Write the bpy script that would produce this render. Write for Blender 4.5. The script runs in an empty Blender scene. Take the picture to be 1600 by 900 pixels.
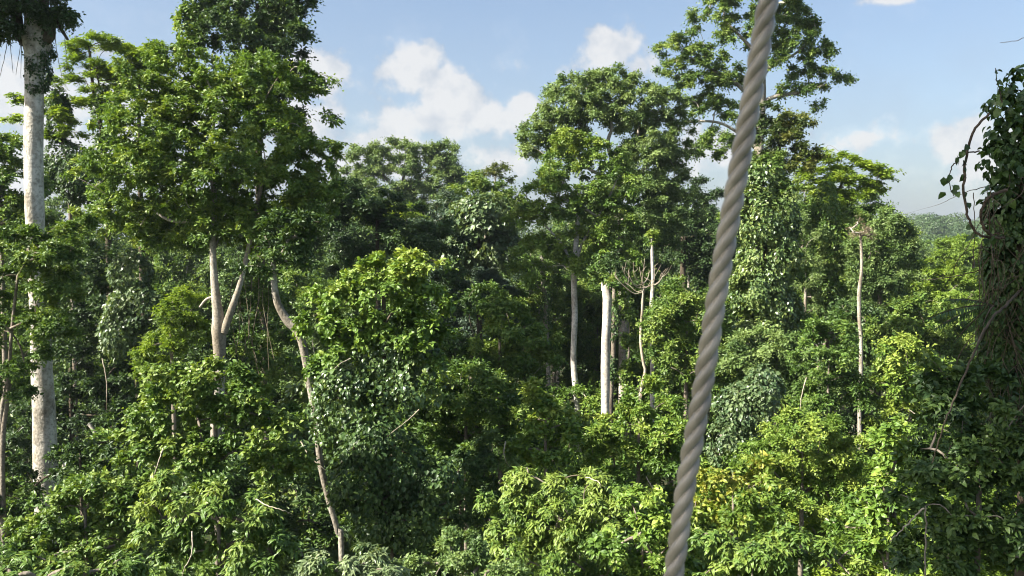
import bpy, math
import numpy as np
from mathutils import Vector

# ------------------------------------------------------------------ scene, camera, light
S = bpy.context.scene
COL = S.collection
F = 1331.0                      # focal length in photo pixels (1600 wide)
CAM_Z = 27.0
PITCH = math.radians(3.0)
SUN_EL = math.radians(38.0)
SUN_AZ = math.radians(22.0)     # how far the sun stands behind the left-hand side

cam_d = bpy.data.cameras.new('camera')
cam = bpy.data.objects.new('camera', cam_d)
COL.objects.link(cam)
cam.location = (0, 0, CAM_Z)
cam.rotation_euler = (math.pi / 2 - PITCH, 0, 0)
cam_d.sensor_width = 36.0
cam_d.lens = 36.0 * F / 1600.0
cam_d.clip_start = 0.05
cam_d.clip_end = 6000
cam_d.dof.use_dof = True
cam_d.dof.focus_distance = 28.0
cam_d.dof.aperture_fstop = 14.0
S.camera = cam

S.view_settings.view_transform = 'Standard'
S.view_settings.look = 'None'
S.view_settings.gamma = 1.0
S.view_settings.use_curve_mapping = False
S.view_settings.exposure = 1.68
S.render.engine = 'CYCLES'
cy = S.cycles
cy.pixel_filter_type = 'BLACKMAN_HARRIS'
cy.filter_width = 1.05
cy.max_bounces = 6
cy.diffuse_bounces = 1
cy.use_denoising = True
cy.glossy_bounces = 2
cy.transmission_bounces = 4
cy.transparent_max_bounces = 4
cy.volume_bounces = 0
cy.sample_clamp_indirect = 4.0
cy.caustics_reflective = False
cy.caustics_refractive = False

to_sun = Vector((-math.cos(SUN_AZ) * math.cos(SUN_EL), -math.sin(SUN_AZ) * math.cos(SUN_EL), math.sin(SUN_EL)))
sun_d = bpy.data.lights.new('sun', 'SUN')
sun_d.energy = 5.0
sun_d.angle = math.radians(0.5)
sun_d.color = (1.0, 0.945, 0.84)
sun = bpy.data.objects.new('sun', sun_d)
COL.objects.link(sun)
sun.rotation_euler = (-to_sun).to_track_quat('-Z', 'Y').to_euler()

SKY_STRENGTH = 0.063
world = bpy.data.worlds.new('World')
S.world = world
world.use_nodes = True
wt = world.node_tree
wt.nodes.clear()

def wn(kind, **kw):
    n = wt.nodes.new(kind)
    for k, v in kw.items():
        setattr(n, k, v)
    return n

def wlink(a, b):
    wt.links.new(a, b)

def wmath(op, a, b=None, c=None, clamp=False):
    n = wn('ShaderNodeMath', operation=op, use_clamp=clamp)
    for i, v in enumerate((a, b, c)):
        if v is None:
            continue
        if isinstance(v, (int, float)):
            n.inputs[i].default_value = v
        else:
            wlink(v, n.inputs[i])
    return n.outputs[0]

w_out = wn('ShaderNodeOutputWorld')
sky = wn('ShaderNodeTexSky', sky_type='NISHITA')
sky.sun_disc = False
sky.sun_elevation = SUN_EL
sky.sun_rotation = math.atan2(to_sun.x, to_sun.y)
sky.altitude = 150
sky.air_density = 1.0
sky.dust_density = 2.6
sky.ozone_density = 1.2
bg = wn('ShaderNodeBackground')
bg.inputs['Strength'].default_value = SKY_STRENGTH
wlink(sky.outputs[0], bg.inputs['Color'])

# cumulus clouds, laid out by azimuth and elevation on the sky itself
tc = wn('ShaderNodeTexCoord')
sep = wn('ShaderNodeSeparateXYZ')
wlink(tc.outputs['Generated'], sep.inputs[0])
az = wmath('ARCTAN2', sep.outputs[0], sep.outputs[1])
el = wmath('ARCSINE', sep.outputs[2])
comb = wn('ShaderNodeCombineXYZ')
wlink(az, comb.inputs[0])
wlink(el, comb.inputs[1])
def cnoise(scale, detail, off=0.0, rough=0.55):
    add = wn('ShaderNodeVectorMath', operation='ADD')
    wlink(comb.outputs[0], add.inputs[0])
    add.inputs[1].default_value = (off, off * 0.7, off * 1.3)
    n = wn('ShaderNodeTexNoise')
    n.inputs['Scale'].default_value = scale
    n.inputs['Detail'].default_value = detail
    n.inputs['Roughness'].default_value = rough
    wlink(add.outputs[0], n.inputs['Vector'])
    return n.outputs[0]
def ang(px, py):
    u, v = (px - 800) / F, (450 - py) / F
    y = math.cos(PITCH) + v * math.sin(PITCH)
    z = -math.sin(PITCH) + v * math.cos(PITCH)
    return math.atan2(u, y), math.asin(z / math.sqrt(u * u + y * y + z * z))
# (x, y, radius x, radius y, density)
CLOUDS = [(640, 110, 62, 48, 1.0), (705, 150, 75, 55, 1.0), (770, 185, 85, 40, .85), (660, 190, 120, 45, .75), (610, 225, 130, 40, .7),
          (815, 165, 40, 24, .8), (505, 120, 58, 50, .95), (480, 200, 90, 60, .75), (970, 78, 68, 46, 1.0), (1000, 100, 50, 34, .8),
          (60, 150, 130, 60, .8), (150, 250, 160, 60, .9), (20, 250, 110, 60, .8), (165, 70, 34, 20, .7), (190, 160, 70, 60, .8), (300, 160, 160, 80, .6),
          (1370, 215, 90, 22, .45), (1340, 225, 60, 24, .5), (1495, 212, 44, 22, .75), (1390, -2, 70, 12, .6), (1560, 240, 110, 60, .8),
          (770, 250, 100, 30, .6), (560, 260, 130, 40, .7), (1110, 230, 90, 60, .6), (910, 105, 90, 14, .2),
          (-300, 60, 240, 90, .9), (1950, 120, 200, 70, .8)]
mask = None
for (cx, cy_, rx, ry, dn) in CLOUDS:
    a, e = ang(cx, cy_)
    sub = wn('ShaderNodeVectorMath', operation='SUBTRACT')
    wlink(comb.outputs[0], sub.inputs[0])
    sub.inputs[1].default_value = (a, e, 0)
    mul = wn('ShaderNodeVectorMath', operation='MULTIPLY')
    wlink(sub.outputs[0], mul.inputs[0])
    mul.inputs[1].default_value = (F / rx, F / ry, 0)
    ln = wn('ShaderNodeVectorMath', operation='LENGTH')
    wlink(mul.outputs[0], ln.inputs[0])
    v = wmath('MULTIPLY_ADD', ln.outputs['Value'], -dn, dn)
    mask = v if mask is None else wmath('SMOOTH_MAX', mask, v, 0.15)
n1 = cnoise(17.0, 9.0)
n2 = cnoise(42.0, 6.0, 3.1)
body = wmath('ADD', mask, wmath('MULTIPLY', wmath('SUBTRACT', n1, 0.5), 1.9))
body = wmath('ADD', body, wmath('MULTIPLY', wmath('SUBTRACT', n2, 0.5), 0.9))
alpha = wn('ShaderNodeMapRange', interpolation_type='SMOOTHSTEP')
wlink(body, alpha.inputs['Value'])
alpha.inputs['From Min'].default_value = -0.10
alpha.inputs['From Max'].default_value = 0.46
alpha.inputs['To Max'].default_value = 0.9
# thin veil low over the horizon
veil = wn('ShaderNodeMapRange', interpolation_type='SMOOTHSTEP')
wlink(el, veil.inputs['Value'])
veil.inputs['From Min'].default_value = 0.42
veil.inputs['From Max'].default_value = -0.02
veil.inputs['To Max'].default_value = 0.66
cloud_alpha = wmath('MAXIMUM', alpha.outputs[0], wmath('MULTIPLY', veil.outputs[0], wmath('MULTIPLY_ADD', n1, 0.9, 0.3)))
tone = wn('ShaderNodeValToRGB')
wlink(wmath('ADD', wmath('MULTIPLY', cnoise(24.0, 5.0, 0.35), 0.75), wmath('MULTIPLY', alpha.outputs[0], 0.32)), tone.inputs[0])
tone.color_ramp.elements[0].position = 0.42
tone.color_ramp.elements[0].color = (0.45, 0.53, 0.64, 1)
tone.color_ramp.elements[1].position = 0.68
tone.color_ramp.elements[1].color = (0.86, 0.86, 0.86, 1)
cbg = wn('ShaderNodeBackground')
cbg.inputs['Strength'].default_value = 0.315
wlink(tone.outputs[0], cbg.inputs['Color'])
mixw = wn('ShaderNodeMixShader')
wlink(cloud_alpha, mixw.inputs[0])
wlink(bg.outputs[0], mixw.inputs[1])
wlink(cbg.outputs[0], mixw.inputs[2])
wlink(mixw.outputs[0], w_out.inputs['Surface'])

# ------------------------------------------------------------------ helpers
CP, SP = math.cos(PITCH), math.sin(PITCH)
def at(px, py, Y):
    """photo pixel + distance ahead (m) -> world point"""
    u, v = (px - 800) / F, (450 - py) / F
    y = CP + v * SP
    z = -SP + v * CP
    k = Y / y
    return np.array((u * k, Y, CAM_Z + z * k))
def m_px(Y):
    return Y / F

def ground_z(x, y):
    d = math.hypot(x, y)
    h = 0.0
    t = min(max((y - 230) / 420.0, 0), 1)
    h += 26 * t * t * (3 - 2 * t)
    h += 1.6 * math.sin(x * 0.031 + 1.0) * math.cos(y * 0.027) + 4 * t * math.sin(x * 0.011 + 2.2) + 3 * t * math.sin(x * .031)
    return h

def norm(a):
    return a / np.maximum(np.linalg.norm(a, axis=-1, keepdims=True), 1e-9)

# --- materials
def new_mat(name):
    m = bpy.data.materials.new(name)
    m.use_nodes = True
    m.node_tree.nodes.clear()
    return m, m.node_tree

def leaf_mat(name, c0, c1, c2, trans=0.25, rough=0.46, spec=0.4, tmul=(1.35, 1.3, 0.5), gain=(2.25, 1.68, 2.2)):
    c0, c1, c2 = (tuple(a * b for a, b in zip(c, gain)) for c in (c0, c1, c2))
    m, t = new_mat(name)
    N, L = t.nodes, t.links
    out = N.new('ShaderNodeOutputMaterial')
    att = N.new('ShaderNodeAttribute')
    att.attribute_name = 'tint'
    ramp = N.new('ShaderNodeValToRGB')
    e = ramp.color_ramp.elements
    e[0].position, e[0].color = 0.08, (*c0, 1)
    e[1].position, e[1].color = 0.95, (*c2, 1)
    k = e.new(0.5)
    k.color = (*c1, 1)
    L.new(att.outputs['Fac'], ramp.inputs[0])
    p = N.new('ShaderNodeBsdfPrincipled')
    p.inputs['Roughness'].default_value = rough
    p.inputs['Specular IOR Level'].default_value = spec
    L.new(ramp.outputs[0], p.inputs['Base Color'])
    mul = N.new('ShaderNodeMix')
    mul.data_type = 'RGBA'
    mul.blend_type = 'MULTIPLY'
    mul.clamp_result = False
    mul.inputs[0].default_value = 1
    L.new(ramp.outputs[0], mul.inputs[6])
    mul.inputs[7].default_value = (*tmul, 1)
    tr = N.new('ShaderNodeBsdfTranslucent')
    L.new(mul.outputs[2], tr.inputs['Color'])
    mx = N.new('ShaderNodeMixShader')
    mx.inputs[0].default_value = trans
    L.new(p.outputs[0], mx.inputs[1])
    L.new(tr.outputs[0], mx.inputs[2])
    L.new(mx.outputs[0], out.inputs[0])
    return m

def bark_mat(name, pale, dark, scale=3.0, bump=0.4, stretch=0.25, moss=None, rough=0.85, balance=0.5):
    m, t = new_mat(name)
    N, L = t.nodes, t.links
    out = N.new('ShaderNodeOutputMaterial')
    p = N.new('ShaderNodeBsdfPrincipled')
    p.inputs['Roughness'].default_value = rough
    p.inputs['Specular IOR Level'].default_value = 0.25
    tcn = N.new('ShaderNodeTexCoord')
    mp = N.new('ShaderNodeMapping')
    mp.inputs['Scale'].default_value = (1, 1, stretch)
    L.new(tcn.outputs['Object'], mp.inputs[0])
    n = N.new('ShaderNodeTexNoise')
    n.inputs['Scale'].default_value = scale
    n.inputs['Detail'].default_value = 9
    n.inputs['Roughness'].default_value = 0.65
    L.new(mp.outputs[0], n.inputs['Vector'])
    r = N.new('ShaderNodeValToRGB')
    r.color_ramp.elements[0].position, r.color_ramp.elements[0].color = balance - 0.16, (*dark, 1)
    r.color_ramp.elements[1].position, r.color_ramp.elements[1].color = balance + 0.1, (*pale, 1)
    L.new(n.outputs[0], r.inputs[0])
    n2 = N.new('ShaderNodeTexNoise')
    n2.inputs['Scale'].default_value = scale * 5
    n2.inputs['Detail'].default_value = 6
    L.new(tcn.outputs['Object'], n2.inputs['Vector'])
    r2 = N.new('ShaderNodeValToRGB')
    r2.color_ramp.elements[0].position, r2.color_ramp.elements[0].color = 0.35, (0.45, 0.45, 0.42, 1)
    r2.color_ramp.elements[1].position, r2.color_ramp.elements[1].color = 0.55, (1, 1, 1, 1)
    L.new(n2.outputs[0], r2.inputs[0])
    mul = N.new('ShaderNodeMix')
    mul.data_type = 'RGBA'
    mul.blend_type = 'MULTIPLY'
    mul.inputs[0].default_value = 0.7
    n3 = N.new('ShaderNodeTexNoise')
    n3.inputs['Scale'].default_value = scale * .33
    n3.inputs['Detail'].default_value = 7
    n3.inputs['Roughness'].default_value = .7
    L.new(mp.outputs[0], n3.inputs['Vector'])
    r3 = N.new('ShaderNodeValToRGB')
    r3.color_ramp.elements[0].position, r3.color_ramp.elements[0].color = .40, (.50, .45, .38, 1)
    r3.color_ramp.elements[1].position, r3.color_ramp.elements[1].color = .56, (1, 1, 1, 1)
    L.new(n3.outputs[0], r3.inputs[0])
    m3 = N.new('ShaderNodeMix')
    m3.data_type = 'RGBA'
    m3.blend_type = 'MULTIPLY'
    m3.inputs[0].default_value = .85
    L.new(r.outputs[0], m3.inputs[6])
    L.new(r3.outputs[0], m3.inputs[7])
    r = m3
    L.new(r.outputs[2], mul.inputs[6])
    L.new(r2.outputs[0], mul.inputs[7])
    L.new(mul.outputs[2], p.inputs['Base Color'])
    b = N.new('ShaderNodeBump')
    b.inputs['Strength'].default_value = bump
    b.inputs['Distance'].default_value = 0.05
    L.new(n2.outputs[0], b.inputs['Height'])
    L.new(b.outputs[0], p.inputs['Normal'])
    L.new(p.outputs[0], out.inputs[0])
    return m

LM = {
    'deep':   leaf_mat('leaf deep green', (.014, .036, .009), (.026, .066, .014), (.055, .115, .022)),
    'mid':    leaf_mat('leaf mid green', (.022, .058, .009), (.045, .108, .014), (.095, .17, .024)),
    'bright': leaf_mat('leaf bright green', (.030, .078, .010), (.060, .136, .015), (.118, .20, .026)),
    'yellow': leaf_mat('leaf yellow green', (.042, .10, .012), (.078, .15, .017), (.19, .235, .035), trans=.34),
    'olive':  leaf_mat('leaf olive green', (.026, .062, .013), (.050, .110, .022), (.094, .17, .04)),
    'blue':   leaf_mat('leaf blue green', (.020, .050, .024), (.042, .085, .040), (.085, .14, .07)),
    'gloss':  leaf_mat('leaf glossy vine', (.022, .056, .014), (.045, .10, .02), (.10, .17, .035), trans=.22, rough=.36, spec=.65),
    'pale':   leaf_mat('leaf pale vine', (.028, .068, .020), (.05, .10, .030), (.10, .17, .058), trans=.25, rough=.4, spec=.6),
    'fern':   leaf_mat('leaf feathery green', (.045, .10, .012), (.08, .165, .017), (.14, .24, .024), trans=.42),
    'rust':   leaf_mat('leaf rusty new growth', (.035, .06, .013), (.07, .095, .02), (.15, .15, .035), gain=(1.4, 1.4, 1.2)),
    'dry':    leaf_mat('leaf dry brown', (.13, .105, .065), (.22, .18, .115), (.33, .28, .19), trans=.2, gain=(1.1, 1.1, 1.1)),
    'ridge':  leaf_mat('leaf distant canopy', (.018, .046, .014), (.030, .070, .018), (.055, .10, .026)),
}
BM = {
    'white': bark_mat('bark white smooth', (.66, .63, .57), (.46, .43, .37), scale=1.6, stretch=.5, bump=.25, balance=.44),
    'mottled': bark_mat('bark white mottled', (.62, .59, .52), (.17, .15, .11), scale=2.4, stretch=.6, bump=.5, balance=.42),
    'pale':  bark_mat('bark pale lichen', (.50, .46, .39), (.27, .24, .19), scale=2.5, stretch=.35, bump=.35),
    'ash':   bark_mat('bark ash grey mottled', (.40, .37, .31), (.17, .145, .11), scale=2.8, stretch=.5, bump=.5, balance=.47),
    'grey':  bark_mat('bark grey brown', (.30, .26, .21), (.14, .115, .085), scale=3, bump=.5),
    'dark':  bark_mat('bark dark', (.13, .105, .075), (.055, .045, .03), scale=3, bump=.5),
    'dead':  bark_mat('wood dead bleached', (.52, .46, .36), (.33, .27, .2), scale=5, bump=.3),
    'vine':  bark_mat('vine bark', (.16, .12, .085), (.07, .05, .035), scale=9, bump=.4),
    'straw': bark_mat('vine dry stem', (.24, .20, .13), (.12, .095, .06), scale=9, bump=.4),
}

# --- mesh building
def mesh_from(name, verts, faces, mat, tint=None, smooth=False):
    """verts (n,3), faces (m,k) all of one size"""
    me = bpy.data.meshes.new(name)
    verts = np.ascontiguousarray(verts, dtype=np.float32)
    faces = np.ascontiguousarray(faces, dtype=np.int32)
    m, k = faces.shape
    me.vertices.add(len(verts))
    me.vertices.foreach_set('co', verts.ravel())
    me.loops.add(m * k)
    me.loops.foreach_set('vertex_index', faces.ravel())
    me.polygons.add(m)
    me.polygons.foreach_set('loop_start', np.arange(0, m * k, k, dtype=np.int32))
    if tint is not None:
        a = me.attributes.new('tint', 'FLOAT', 'FACE')
        a.data.foreach_set('value', np.ascontiguousarray(tint, dtype=np.float32))
    me.update(calc_edges=True)
    me.polygons.foreach_set('use_smooth', np.full(m, bool(smooth)))
    me.materials.append(mat)
    return me

def link(name, me, parent=None):
    o = bpy.data.objects.new(name, me)
    COL.objects.link(o)
    if parent is not None:
        o.parent = parent
    return o

def thing(name, label, cat, loc, group=None):
    o = bpy.data.objects.new(name, None)
    o.empty_display_size = 0.5
    COL.objects.link(o)
    o.location = loc
    o['label'] = label
    o['category'] = cat
    if group:
        o['group'] = group
    return o

def tag(o, label, cat, group=None):
    o['label'] = label
    o['category'] = cat
    if group:
        o['group'] = group
    return o

class Tubes:
    """collects tapered tubes; one mesh object"""
    def __init__(self):
        self.v, self.f, self.n = [], [], 0
    def add(self, pts, rad, sides=6, rng=None, rough=0.0, cap=True):
        pts = np.asarray(pts, float)
        rad = np.asarray(rad, float) * np.ones(len(pts))
        n = len(pts)
        tan = norm(np.gradient(pts, axis=0))
        ref = np.array((0.31, 0.95, 0.05)) if abs(tan[0][2]) > .5 else np.array((0.05, 0.1, 1.0))
        a = norm(np.cross(tan, ref))
        b = np.cross(tan, a)
        th = np.arange(sides) * 2 * math.pi / sides
        R = rad[:, None] * np.ones(sides)
        if rng is not None and rough:
            ph = rng.uniform(0, 6.28, 4)
            t = np.linspace(0, 1, n)[:, None] * n
            R = R * (1 + rough * (np.sin(2 * th + ph[0] + .35 * t) + .7 * np.sin(3 * th + ph[1] - .3 * t) + .6 * np.sin(th + ph[2] + .9 * t)) + rng.normal(0, rough * .35, (n, sides)))
        ring = pts[:, None, :] + R[..., None] * (np.cos(th)[:, None] * a[:, None, :] + np.sin(th)[:, None] * b[:, None, :])
        self.v.append(ring.reshape(-1, 3))
        i = np.arange(n - 1)[:, None] * sides
        j = np.arange(sides)[None, :]
        k = (j + 1) % sides
        q = np.stack([i + j, i + k, i + sides + k, i + sides + j], -1).reshape(-1, 4) + self.n
        self.f.append(q)
        nn = self.n + n * sides
        if cap:
            self.v.append(pts[[-1]] + tan[[-1]] * rad[-1] * .5)
            base = self.n + (n - 1) * sides
            c = np.stack([base + j[0], base + k[0], np.full(sides, nn), np.full(sides, nn)], -1)
            self.f.append(c)
            nn += 1
        self.n = nn
    def mesh(self, name, mat):
        f = np.concatenate(self.f)
        me = bpy.data.meshes.new(name)
        v = np.concatenate(self.v)
        quad = f[:, 2] != f[:, 3]
        loops = np.concatenate([f[quad].ravel(), f[~quad][:, :3].ravel()])
        nq, nt = quad.sum(), (~quad).sum()
        me.vertices.add(len(v))
        me.vertices.foreach_set('co', np.ascontiguousarray(v, dtype=np.float32).ravel())
        me.loops.add(len(loops))
        me.loops.foreach_set('vertex_index', np.ascontiguousarray(loops, dtype=np.int32))
        me.polygons.add(nq + nt)
        me.polygons.foreach_set('loop_start', np.concatenate([np.arange(nq) * 4, nq * 4 + np.arange(nt) * 3]).astype(np.int32))
        me.update(calc_edges=True)
        me.polygons.foreach_set('use_smooth', np.full(nq + nt, True))
        me.materials.append(mat)
        return me

def smooth_path(pts, per=5):
    """Catmull-Rom through the points (any number of columns)"""
    p = np.asarray(pts, float)
    if len(p) < 3:
        t = np.linspace(0, 1, per + 1)[:, None]
        return p[0] * (1 - t) + p[-1] * t
    P = np.vstack([2 * p[0] - p[1], p, 2 * p[-1] - p[-2]])
    out = []
    for i in range(1, len(P) - 2):
        t = np.linspace(0, 1, per, endpoint=False)[:, None]
        a, b, c, d = P[i - 1], P[i], P[i + 1], P[i + 2]
        out.append(.5 * (2 * b + (c - a) * t + (2 * a - 5 * b + 4 * c - d) * t * t + (3 * b - a - 3 * c + d) * t ** 3))
    out.append(P[[-2]])
    return np.vstack(out)

# --- leaves
def leaf_mesh(name, pos, axis, nrm, L, W, tint, mat, curved=False):
    """pos, axis (unit), nrm (unit, roughly across axis) -> folded leaves"""
    n = len(pos)
    L = (L * np.ones(n))[:, None]
    W = (W * np.ones(n))[:, None]
    side = norm(np.cross(axis, nrm))
    nrm = norm(np.cross(side, axis))
    if not curved:
        a = pos
        r = pos + axis * L * .45 + side * W * .5 + nrm * W * .13
        t = pos + axis * L - nrm * L * .10
        l = pos + axis * L * .45 - side * W * .5 + nrm * W * .13
        v = np.stack([a, r, t, l], 1).reshape(-1, 3)
        b = np.arange(n)[:, None] * 4
        f = np.stack([b + [0, 1, 2], b + [0, 2, 3]], 1).reshape(-1, 3)
        return mesh_from(name, v, f, mat, np.repeat(tint, 2))
    a = pos
    c1 = pos + axis * L * .5 + nrm * L * .03
    r = pos + axis * L * .3 + side * W * .48 + nrm * (W * .14 + L * .02)
    l = pos + axis * L * .3 - side * W * .48 + nrm * (W * .14 + L * .02)
    r2 = pos + axis * L * .66 + side * W * .36 + nrm * (W * .10 - L * .03)
    l2 = pos + axis * L * .66 - side * W * .36 + nrm * (W * .10 - L * .03)
    t = pos + axis * L * .97 - nrm * L * .16
    v = np.stack([a, r, r2, t, l2, l, c1], 1).reshape(-1, 3)
    b = np.arange(n)[:, None] * 7
    f = np.stack([b + [0, 1, 6], b + [1, 2, 6], b + [2, 3, 6], b + [3, 4, 6], b + [4, 5, 6], b + [5, 0, 6]], 1).reshape(-1, 3)
    return mesh_from(name, v, f, mat, np.repeat(tint, 6))

TOTAL = [0]
def sph(rng, n):
    return norm(rng.normal(size=(n, 3)))

def sample_crown(rng, lobes, style, L, W, rc, cover=1.0, tint0=.5, loose=1.0, low=-.55, dens=.6):
    """lobes: (cx,cy,cz, ax,ay,az, tint offset). -> leaf arrays and clump centres"""
    P, A, N, T, CC = [], [], [], [], []
    for (cx, cy, cz, ax, ay, az, dt) in lobes:
        c = np.array((cx, cy, cz))
        r = np.array((ax, ay, az))
        p_ = 1.6
        area = 4 * math.pi * (((ax * ay) ** p_ + (ax * az) ** p_ + (ay * az) ** p_) / 3) ** (1 / p_)
        nleaf = int(cover * area * 1.35 / (L * W * .5))
        if style == 'vine':
            n = max(nleaf, 12)
            d = sph(rng, n)
            # hanging sheets: leaves gather in patches on the surface
            k = max(int(area / (rc * rc * 2.2)), 6)
            seeds = sph(rng, k)
            sr = rng.uniform(.76, 1.16, k)
            idx = rng.integers(0, k, n)
            d = norm(seeds[idx] + rng.normal(0, .62 * rc / np.mean(r), (n, 3)))
            rad = sr[idx] * (1 - np.abs(rng.normal(0, .09, n)))
            pos = c + d * r * rad[:, None]
            outn = norm(d / r)
            nr = norm(outn * .8 + np.array((0, 0, .45)) + rng.normal(0, .52, (n, 3)))
            axs = np.array((0, 0, -1.0)) + rng.normal(0, .45, (n, 3)) + outn * .25
            axs = norm(axs - nr * np.sum(axs * nr, 1, keepdims=True))
            t = tint0 + dt + .16 * rng.normal(size=k)[idx] + .16 * rng.normal(size=n)
            P.append(pos); A.append(axs); N.append(nr); T.append(t)
            CC.append(c + seeds * r * .8)
            continue
        ncl = max(int(area / (math.pi * rc * rc) * dens), 5)
        d = sph(rng, ncl * 2)
        d = d[d[:, 2] > low][:ncl]
        ncl = len(d)
        # uneven outline
        bump = sph(rng, 5)
        bs = rng.uniform(-.22, .26, 5)
        un = 1 + (np.clip(d @ bump.T, 0, 1) ** 3 * bs).sum(1)
        rad = (1 - .48 * rng.random(ncl) ** 1.7) * un
        cc = c + d * r * rad[:, None]
        CC.append(cc)
        outn = norm(d / r)
        ctint = dt + .17 * rng.normal(size=ncl)
        per = max(nleaf // ncl, 4)
        if style == 'fern':
            nt, m = max(int(per / 16), 2), 16
        elif style == 'long':
            nt, m = max(int(per / 9), 2), 9
        else:
            nt, m = max(int(per / 7), 2), 7
        K = ncl * nt
        ci = np.repeat(np.arange(ncl), nt)
        flat = np.array((1, 1, .35)) if style == 'fern' else np.array((1, 1, .8))
        td = norm(outn[ci] * .55 + sph(rng, K) * flat * 1.0 * loose + np.array((0, 0, .12 if style != 'long' else .25)))
        if style == 'fern':
            td[:, 2] *= .35
            td = norm(td)
        tl = rc * (.55 + 1.35 * rng.random(K) ** 1.6)
        start = cc[ci] + rng.normal(0, rc * .25, (K, 3)) * np.array((1, 1, .6)) - td * (tl * .35)[:, None]
        tt = np.linspace(.12, 1, m)[None, :] + rng.uniform(-.05, .05, (K, m))
        sag = {'fern': .30, 'long': .45}.get(style, .22)
        pos = start[:, None, :] + td[:, None, :] * (tt * tl[:, None])[..., None]
        pos[..., 2] -= sag * tl[:, None] * tt ** 2
        upv = np.array((0, 0, 1.0)) + rng.normal(0, .3, (K, 3))
        sd = norm(np.cross(td, upv))
        sgn = np.where(np.arange(m) % 2 == 0, 1., -1.)[None, :, None]
        if style == 'fern':
            axs = sd[:, None, :] * sgn * .9 + td[:, None, :] * .5 + rng.normal(0, .10, (K, m, 3))
            axs[..., 2] -= .12
            nr = norm(np.cross(sd, td))
            nr = nr * np.sign(nr[:, [2]] + 1e-6)
            nr = nr[:, None, :] + rng.normal(0, .32, (K, m, 3))
        elif style == 'long':
            axs = sd[:, None, :] * sgn * .7 + td[:, None, :] * .55 + rng.normal(0, .2, (K, m, 3))
            axs[..., 2] -= .55
            nr = np.array((0, 0, 1.0)) + td[:, None, :] * .5 + rng.normal(0, .28, (K, m, 3))
        else:
            axs = sd[:, None, :] * sgn * .75 + td[:, None, :] * .6 + rng.normal(0, .38, (K, m, 3))
            axs[..., 2] -= .28
            nr = np.array((0, 0, .8)) + outn[ci][:, None, :] * .45 + rng.normal(0, .58, (K, m, 3))
        pos = pos + rng.normal(0, L * .18, (K, m, 3))
        axs = norm(axs).reshape(-1, 3)
        nr = nr.reshape(-1, 3)
        nr = norm(nr - axs * np.sum(nr * axs, 1, keepdims=True))
        ttint = tint0 + ctint[ci] + .08 * rng.normal(size=K)
        t = (ttint[:, None] + .12 * rng.normal(size=(K, m))).ravel()
        P.append(pos.reshape(-1, 3)); A.append(axs); N.append(nr); T.append(t)
    P, A, N, T = map(np.concatenate, (P, A, N, T))
    TOTAL[0] += len(P)
    return P, A, N, np.clip(T, 0, 1), np.concatenate(CC)

def make_crown(rng, name, lobes, style, mat, L, wr, rc, cover=1.0, tint0=.5, curved=False, loose=1.0, low=-.55, dens=.6):
    p, a, n, t, cc = sample_crown(rng, lobes, style, L, L * wr, rc, cover, tint0, loose, low, dens)
    ls = L * np.clip(rng.normal(1, .27, len(p)), .4, 1.7)
    t[rng.random(len(p)) < .025] += .35
    return leaf_mesh(name, p, a, n, ls, ls * wr, t, mat, curved), cc

def branchwork(rng, tb, start_nodes, targets, rtip=.012, rmax=.2, cap=60, up=.35):
    """tapered branches from the start nodes to the clump centres"""
    if len(targets) > cap:
        targets = targets[rng.choice(len(targets), cap, replace=False)]
    nodes = [np.array(s, float) for s in start_nodes]
    parent = [-1] * len(nodes)
    d0 = np.min(np.linalg.norm(targets[:, None] - np.array(nodes)[None], axis=2), axis=1)
    segs = []
    for ti in np.argsort(d0):
        t = targets[ti]
        arr = np.array(nodes)
        dv = t - arr
        dist = np.linalg.norm(dv, axis=1)
        pen = dist + 1.2 * np.maximum(0, -dv[:, 2]) + .25 * dist
        k = int(np.argmin(pen))
        a = nodes[k]
        mid = (a + t) / 2 + np.array((0, 0, up * dist[k] * .35)) + rng.normal(0, .09 * dist[k], 3)
        path = smooth_path([a, mid, t], 3)
        ids = [k]
        for q in path[1:]:
            nodes.append(q)
            parent.append(ids[-1])
            ids.append(len(nodes) - 1)
        segs.append(ids)
    load = np.zeros(len(nodes))
    for ids in segs:
        j = ids[-1]
        while j >= 0:
            load[j] += 1
            j = parent[j]
    rad = np.minimum(rtip * load ** .52, rmax)
    for ids in segs:
        r = rad[ids].copy()
        r[0] = r[1]
        tb.add(np.array([nodes[i] for i in ids]), r, 5)

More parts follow.
